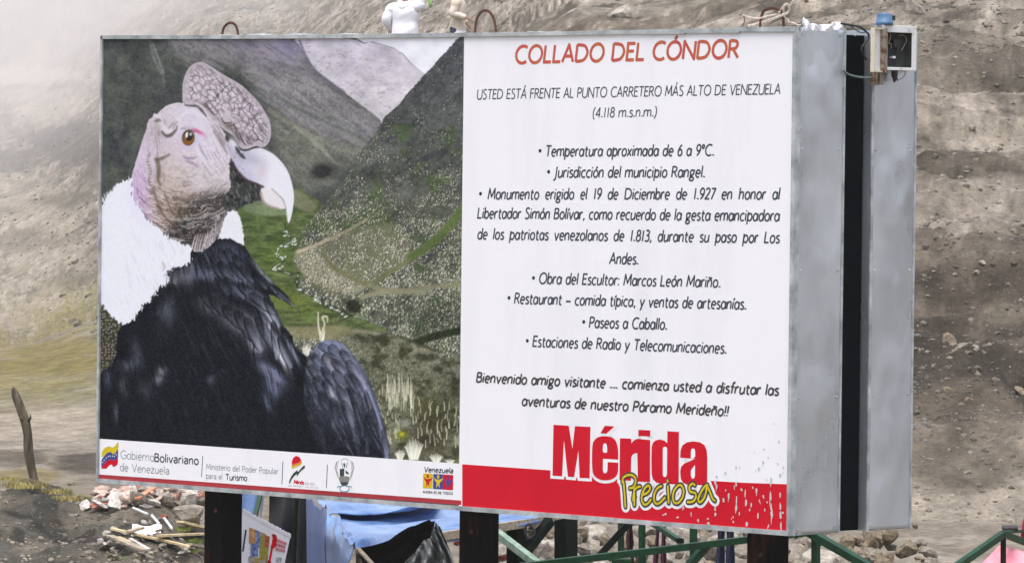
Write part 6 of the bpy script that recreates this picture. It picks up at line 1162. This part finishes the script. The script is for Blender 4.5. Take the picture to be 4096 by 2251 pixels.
M_brk = mat('broken_brick', srgb(134, 80, 60), srgb(190, 138, 114), 9, .92, 0, .5, 30); M_pbrk = mat('pale_pink_brick', srgb(166, 134, 118), srgb(206, 188, 174), 9, .92, 0, .4, 30); M_lime = mat('lime_plaster', srgb(150, 143, 134), srgb(212, 205, 197), 8, .9, 0, .4, 30)
LB = [(1025, 400, .17, 3, M_lime, 'pale oblong stone lying alone on the dark earth heap', .6), (2010, 390, .24, 1, M_rock2, 'rounded pale stone in the middle of the brick rubble', .9), (2260, 400, .34, 4, M_rock2, 'big angular pale rock beside the left billboard post', .9), (2230, 580, .40, 6, M_rock, 'long grey stone slab below the big pale rock', .5), (2150, 210, .34, 2, M_rock3, 'ochre boulder at the top of the rubble beside the left post', .8), (2400, 250, .20, 5, M_brk, 'orange brick lump against the left billboard post', .8), (2090, 330, .18, 7, M_brk, 'orange brick piece under the ochre boulder', .7), (2410, 380, .18, 8, M_rock, 'grey stone between the big pale rock and the post', .8), (1990, 530, .12, 0, M_brk, 'bright orange brick chip above the long grey slab', .6), (1210, 340, .12, 3, M_rock2, 'small pale stone at the left end of the rubble', .7), (930, 640, .07, 4, M_rock2, 'tiny pale stone low on the dark heap', .8), (1215, 820, .07, 6, M_lime, 'tiny white stone left of the laths', .9), (525, 170, .08, 2, M_lime, 'small white stone by the foot of the wooden post', .9), (920, 505, .05, 1, M_lime, 'tiny white pebble under the oblong stone', .9), (1140, 330, .10, 7, M_rock3, 'brown stone near the oblong pale stone', .7), (870, 120, .09, 5, M_rock3, 'brown clod on the track left of the billboard', .6)]
for x_, y_, s_, k_, m, lb, sq in LB: P = on_ground(*ZL(x_, y_)); rock(P+V(0, 0, s_*.14), s_*1.15, k_, m, lb, squash=sq)
rs = np.random.RandomState(9)
for i in range(130):
    x_ = 1180+rs.rand()*1230; y_ = 440-(x_-1400)*.10-rs.rand()*170; P = on_ground(*ZL(x_, y_)); s_ = .07+.17*rs.rand()
    rock(P+V(0, 0, .03+.07*rs.rand()), s_, int(rs.randint(90)), (M_brk, M_pbrk, M_pbrk, M_lime, M_rock2, M_lime)[rs.randint(6)], 'broken brick and plaster fragment of the heap left of the billboard post', 'brick rubble fragments', squash=.6, name='brick_fragment', cat='brick')
for i in range(75):
    x_ = 1250+rs.rand()*1180; y_ = 560+rs.rand()*520; P = on_ground(*ZL(x_, y_)); s_ = .04+.08*rs.rand()
    rock(P+V(0, 0, .02), s_, int(rs.randint(90)), (M_rock, M_rock2, M_lime, M_rock3)[rs.randint(4)], 'small stone among the laths left of the billboard post', 'stones among the laths', squash=.6)
def lath(x0, y0, x1, y1, w, m, label, lift=.09):
    a, b = on_ground(*ZL(x0, y0)), on_ground(*ZL(x1, y1)); tag(MB().bar(a+V(0, 0, lift), b+V(0, 0, lift), w, .018).build('lath', m, bevel=.002), label, 'wood', 'laths and sticks on the rubble')
lath(1660, 440, 1880, 300, .045, mat('orange_wood', srgb(180, 110, 76), srgb(206, 150, 116), 8, .85), 'orange tinted stick lying on the brick fragments', .10); lath(1340, 790, 2300, 1010, .06, M_lath, 'longest pale lath crossing the rubble below the white scrap'); lath(1930, 880, 2480, 850, .05, M_lath, 'bright straight lath near the foot of the left post', .09); lath(2180, 690, 2500, 770, .06, M_lath, 'short pale lath right under the grey slab', .08)
lath(1330, 880, 1760, 1060, .06, M_wood, 'greyish lath at the very bottom of the rubble'); lath(1560, 830, 1720, 780, .05, M_wood, 'short grey stick above the longest lath'); lath(2290, 950, 2500, 990, .05, M_wood, 'short plank end beside the foot of the left post', .07); lath(1420, 900, 1560, 960, .05, M_lath, 'short pale lath end at the lower left of the rubble'); lath(1580, 920, 1800, 1050, .03, M_lime, 'thin whitish stick at the bottom of the rubble')
def stick(x0, y0, x1, y1, label): a, b = on_ground(*ZL(x0, y0)), on_ground(*ZL(x1, y1)); tag(MB().tube([a+V(0, 0, .06), b+V(0, 0, .05)], .010, 6).build('pipe', mat('pale_plastic_pipe', srgb(196, 200, 200), srgb(226, 228, 228), 9, .5)), label, 'pipe')
stick(1610, 490, 1790, 550, 'thin white pipe at the upper left of the laths'); stick(1840, 580, 1930, 670, 'thin pale pipe in the middle of the rubble'); stick(1990, 615, 2085, 725, 'pale pipe with a knob end under the grey slab')
P = on_ground(*ZL(1775, 730)); G = np.array([[P+RT*(.11*u)+V(0, 0, .04+.035*v+.012*math.sin(u*4+v*5))+FW*(.06*v) for v in np.linspace(-1, 1, 6)] for u in np.linspace(-1, 1, 8)]); tag(MB().slab(G, (0, 0, -.004)).build('plastic_scrap', mat('white_plastic', (.88, .88, .90, 1), rough=.4), smooth=True), 'bright white plastic scrap lying on the rubble', 'scrap')
# tufts of dry grass at the post foot and on the rubble
def tuft(P, n, h, m, label, seed):
    rs = np.random.RandomState(seed); mb = MB()
    for i in range(n):
        a = rs.rand()*6.28; r_ = rs.rand()**.5*h*1.7; b = P+V(math.cos(a)*r_, math.sin(a)*r_, -.01); l = h*.42*(.5+.6*rs.rand()); tip = b+V(rs.randn()*.35*l, rs.randn()*.35*l, l); s = V(-math.sin(a), math.cos(a), 0)*.0045
        mid = (b+tip)/2+V(0, 0, l*.12); mb.add([b-s, b+s, mid+s*.7, mid-s*.7, tip], [(0, 1, 2, 3), (3, 2, 4)])
    tag(mb.build('grass_tuft', m), label, 'grass')
M_gr = mat('dry_grass', srgb(120, 110, 56), srgb(170, 158, 96), 12, .9); M_gg = mat('green_moss', srgb(84, 100, 36), srgb(120, 132, 60), 12, .9)
for i, (x_, y_, h_, m, lb) in enumerate(((620, 200, .14, M_gr, 'dry yellow grass tuft right of the wooden post foot'), (830, 280, .14, M_gr, 'dry yellow grass tuft between the wooden post and the oblong stone'), (300, 130, .16, M_gr, 'dry grass tuft left of the wooden post'), (700, 230, .10, M_gr, 'low dry grass between two larger tufts by the wooden post'), (100, 60, .14, M_gr, 'dry grass tuft at the left edge of the picture'), (2130, 650, .10, M_gg, 'green tuft under the long grey slab'), (2270, 800, .10, M_gg, 'green tuft between the laths'), (1480, 1010, .08, M_gg, 'small green tuft at the bottom of the rubble'), (2300, 910, .07, M_gg, 'mossy tuft by the bright lath'))):
    tuft(on_ground(*ZL(x_, y_)), 420, h_*.75, m, lb, i)
# ------------------------------------------------------------------ two walkers on the slope beyond the billboard
def skin(name, verts, edges, m, parent, root=0, levels=2, xf=None):
    me = bpy.data.meshes.new(name); me.from_pydata([tuple(xf(v[:3])) for v in verts], edges, []); me.materials.append(m); o = bpy.data.objects.new(name, me); C.objects.link(o); o.parent = parent
    sk = o.modifiers.new('skin', 'SKIN'); sk.use_smooth_shade = True
    for i, v in enumerate(verts):
        s = me.skin_vertices[0].data[i]; s.radius = (v[3], v[4] if len(v) > 4 else v[3]); s.use_root = (i == root)
    sb = o.modifiers.new('subd', 'SUBSURF'); sb.levels = sb.render_levels = levels
    return o
M_skin = mat('skin', srgb(150, 104, 80), srgb(176, 128, 100), 20, .6); M_hair = mat('dark_hair', srgb(20, 16, 14), srgb(36, 28, 24), 60, .6); M_jean = mat('dark_jeans', srgb(34, 42, 58), srgb(54, 62, 82), 30, .9); M_shoe = mat('dark_shoes', srgb(24, 22, 22), rough=.7); M_eye = mat('eye', srgb(20, 16, 14), rough=.2)
def person(base, yaw, label, m_top, armL, armR, hood=False, tee=None, fat=1.0):
    """stands at base looking along yaw; x forward, y to the left, z up (metres); arms are (elbow, wrist) points"""
    root = thing('person', label, 'person', base, 'people walking on the slope'); c, s = math.cos(yaw), math.sin(yaw)
    xf = lambda p: (c*p[0]-s*p[1], s*p[0]+c*p[1], p[2])
    Vt = [(0, 0, .93, .095, .115), (0.01, 0, 1.10, .09, .11), (0.0, 0, 1.30, .095, .125), (-.01, 0, 1.41, .05, .085), (.01, 0, 1.49, .050), (.03, 0, 1.545, .062, .058), (.045, 0, 1.61, .078, .070), (.03, 0, 1.69, .076, .070), (.125, 0, 1.60, .012)]
    E_ = [(0, 1), (1, 2), (2, 3), (3, 4), (4, 5), (5, 6), (6, 7), (6, 8)]
    def chain(start, pts):
        prev = start
        for p in pts: Vt.append(p); E_.append((prev, len(Vt)-1)); prev = len(Vt)-1
        return prev
    for sg, fx in ((1, .20), (-1, -.16)):
        chain(0, [(fx*.1, sg*.09, .86, .085), (fx*.6, sg*.095, .50, .055), (fx*.75-.05, sg*.095, .30, .052), (fx-.06, sg*.095, .09, .036), (fx+.06, sg*.10, .04, .034), (fx+.14, sg*.105, .03, .026)])
    ends = []
    for sg, (el_, wr) in ((1, armL), (-1, armR)):
        el_, wr = np.array(el_, float), np.array(wr, float); sh = np.array((0, sg*.19, 1.38))
        w = chain(3, [(*sh, .055), (*((sh+el_)/2), .045), (*el_, .038), (*((el_+wr)/2), .036), (*wr, .024)])
        d = (wr-el_)/np.linalg.norm(wr-el_); sd = np.cross(d, (0, 0, 1)); sd = sd/np.linalg.norm(sd) if np.linalg.norm(sd) > .2 else V(1, 0, 0); pn = np.cross(d, sd); pm = wr+d*.055
        pl = chain(w, [(*pm, .030, .018)])
        for f, l in ((-.030, .062), (-.010, .074), (.010, .070), (.029, .056)):
            k_ = pm+d*.035+sd*f; t1 = k_+d*l*.5+pn*.008; t2 = k_+d*l*.85+pn*.028; chain(pl, [(*k_, .0095), (*t1, .0085), (*t2, .007)])
        k_ = wr+d*.03-sd*.035; chain(pl, [(*k_, .010), (*(k_+d*.03-sd*.014+pn*.01), .009), (*(k_+d*.055-sd*.012+pn*.02), .0075)]); ends.append(wr+d*.10)
    body = skin('body', Vt, E_, M_skin, root, 0, 2, xf)
    for sg in (1, -1):
        mb = MB(); q = np.array(base)+np.array(xf((.112, sg*.030, 1.625))); mb.lathe(q, [(.001, -.009), (.009, -.004), (.009, .004), (.001, .009)], 8); mb.build('eye', M_eye, root)
        q = np.array(base)+np.array(xf((.03, sg*.078, 1.61))); MB().lathe(q, [(.006, -.03), (.014, -.01), (.016, .015), (.006, .03)], 8).build('ear', M_skin, root)
    # hair cap, top garment, trousers, shoes
    skin('hair', [(-.03, 0, 1.57, .058, .066), (-.02, 0, 1.65, .078, .080), (.025, 0, 1.715, .078, .078), (.07, 0, 1.725, .050, .060)], [(0, 1), (1, 2), (2, 3)], M_hair, root, 1, 2, xf)
    f = fat; mb = MB(); z0 = .84 if tee else .70; base_ = np.array(base, float); wob = lambda p, k: p+V(*(.034*(fbm(np.array([p[0]*7+k]), np.array([p[2]*9+p[1]*5]), 3+k, 2)[0]-.5)*np.array((1, 1, 0))))
    def shell(secs, lo=None):
        G = np.array([[base_+np.array(xf(wob(V(x+rx*math.cos(t), ry*math.sin(t), z+dz*math.cos(t)), 1))) for t in np.linspace(0, 2*math.pi, 25)] for x, z, rx, ry, dz in secs]); return G
    secs = catmull([(0, z0, .135*f, .185*f, 0), (0, .95, .135*f, .18*f, 0), (.01, 1.12, .13*f, .175*f, 0), (0, 1.28, .135*f, .185*f, 0), (-.01, 1.38, .11*f, .17*f, 0), (-.005, 1.435, .085, .115, .01), (0, 1.475, .066, .072, .015), (.005, 1.50, .058, .062, .015)], False, 4)
    mb.grid(shell(secs))
    for sg, (el_, wr) in ((1, armL), (-1, armR)):
        el_, wr = np.array(el_, float), np.array(wr, float); sh = np.array((0, sg*.165*f, 1.37)); pts = catmull([sh*(1, .4, 1), sh+(el_-sh)*.18, (sh+el_)/2, el_, (el_+wr)/2, wr], False, 5)
        mb.tube([base_+np.array(xf(wob(p, 2))) for p in pts], [.085*f, .088*f, .078*f, .070*f, .058*f, .050], 14)
    if hood:
        mb.tube([base_+np.array(xf(p)) for p in catmull([(.02, .085, 1.49), (-.07, .09, 1.44), (-.115, 0, 1.38), (-.07, -.09, 1.44), (.02, -.085, 1.49)], False, 5)], [.03, .06, .075, .06, .03], 12)
    mb.build('hooded_jacket' if hood else 'sweater', m_top, root, True)
    if tee: MB().grid(shell(catmull([(0, .74, .14*f, .188*f, 0), (0, .80, .138*f, .186*f, 0), (0, .88, .13*f, .175*f, 0)], False, 3))).build('shirt_hem', tee, root, True)
    T = [(0, 0, .95, .135, .16), (0, 0, .86, .13, .16)]; TE = [(0, 1)]
    for sg, fx in ((1, .20), (-1, -.16)):
        n0 = len(T); T += [(fx*.15, sg*.095, .78, .098), (fx*.6, sg*.095, .50, .072), (fx*.78-.05, sg*.095, .28, .066), (fx-.06, sg*.095, .09, .058)]; TE += [(1, n0), (n0, n0+1), (n0+1, n0+2), (n0+2, n0+3)]
        skin('shoe', [(fx-.10, sg*.095, .05, .044, .046), (fx+.02, sg*.10, .05, .048, .046), (fx+.15, sg*.107, .035, .034, .042)], [(0, 1), (1, 2)], M_shoe, root, 1, 2, xf)
    skin('trousers', T, TE, M_jean, root, 1, 2, xf)
    return root, [np.array(base)+np.array(xf(e)) for e in ends]
def slope_base(x_, d, top_y):
    """ground point at depth d under photo column x_ """
    P = at(x_, top_y, d); return np.array((P[0], P[1], gz_at(P)))
M_wj = mat('white_fleece', (.80, .80, .86, 1), (.86, .86, .90, 1), 9, .9, 0, .2, 20); M_bj = mat('beige_knit', srgb(196, 182, 164), srgb(214, 202, 186), 40, .95, 0, .2, 60); M_tee = mat('white_cotton', (.78, .78, .80, 1), rough=.9)
rgt = math.atan2(RT[1], RT[0])                  # heading that faces to the right of the picture
def stand(x_, sh):
    """where a person must stand on the slope for the shoulders to show at photo row sh"""
    return min((slope_base(x_, d, 300) for d in np.arange(86, 106, .5)), key=lambda b: abs(px(b+V(0, 0, 1.42))[1]-sh))
b1 = stand(1618, 16); b2 = stand(1830, 0)
r1, e1 = person(b1, rgt+1.25, 'person in a white hooded jacket seen from behind beyond the billboard top, one arm raised', M_wj, ((-.05, .34, 1.16), (.12, .33, .98)), ((.02, -.30, 1.58), (.06, -.36, 1.84)), hood=True, fat=1.4)
r2, e2 = person(b2, rgt-.15, 'person in a beige sweater with white shirt hem walking right beyond the billboard top', M_bj, ((-.07, .24, 1.14), (.10, .26, .98)), ((-.06, -.24, 1.13), (.17, -.22, 1.06)), tee=M_tee, fat=1.02)
p = e1[1]; G = np.array([[p+RT*(.0+.05*u*(1-.4*v)+.08*v)-V(0, 0, 1)*(.56*v-.02)+FW*(.02*math.sin(u*4+v*6)) for v in np.linspace(0, 1, 8)] for u in np.linspace(-1, 1, 6)])
tag(MB().slab(G, tuple(FW*.006)).build('lime_cloth', mat('lime_green_cloth', srgb(150, 206, 110), srgb(180, 226, 140), 8, .8), smooth=True), 'lime green cloth held in the raised hand of the person in white', 'cloth')
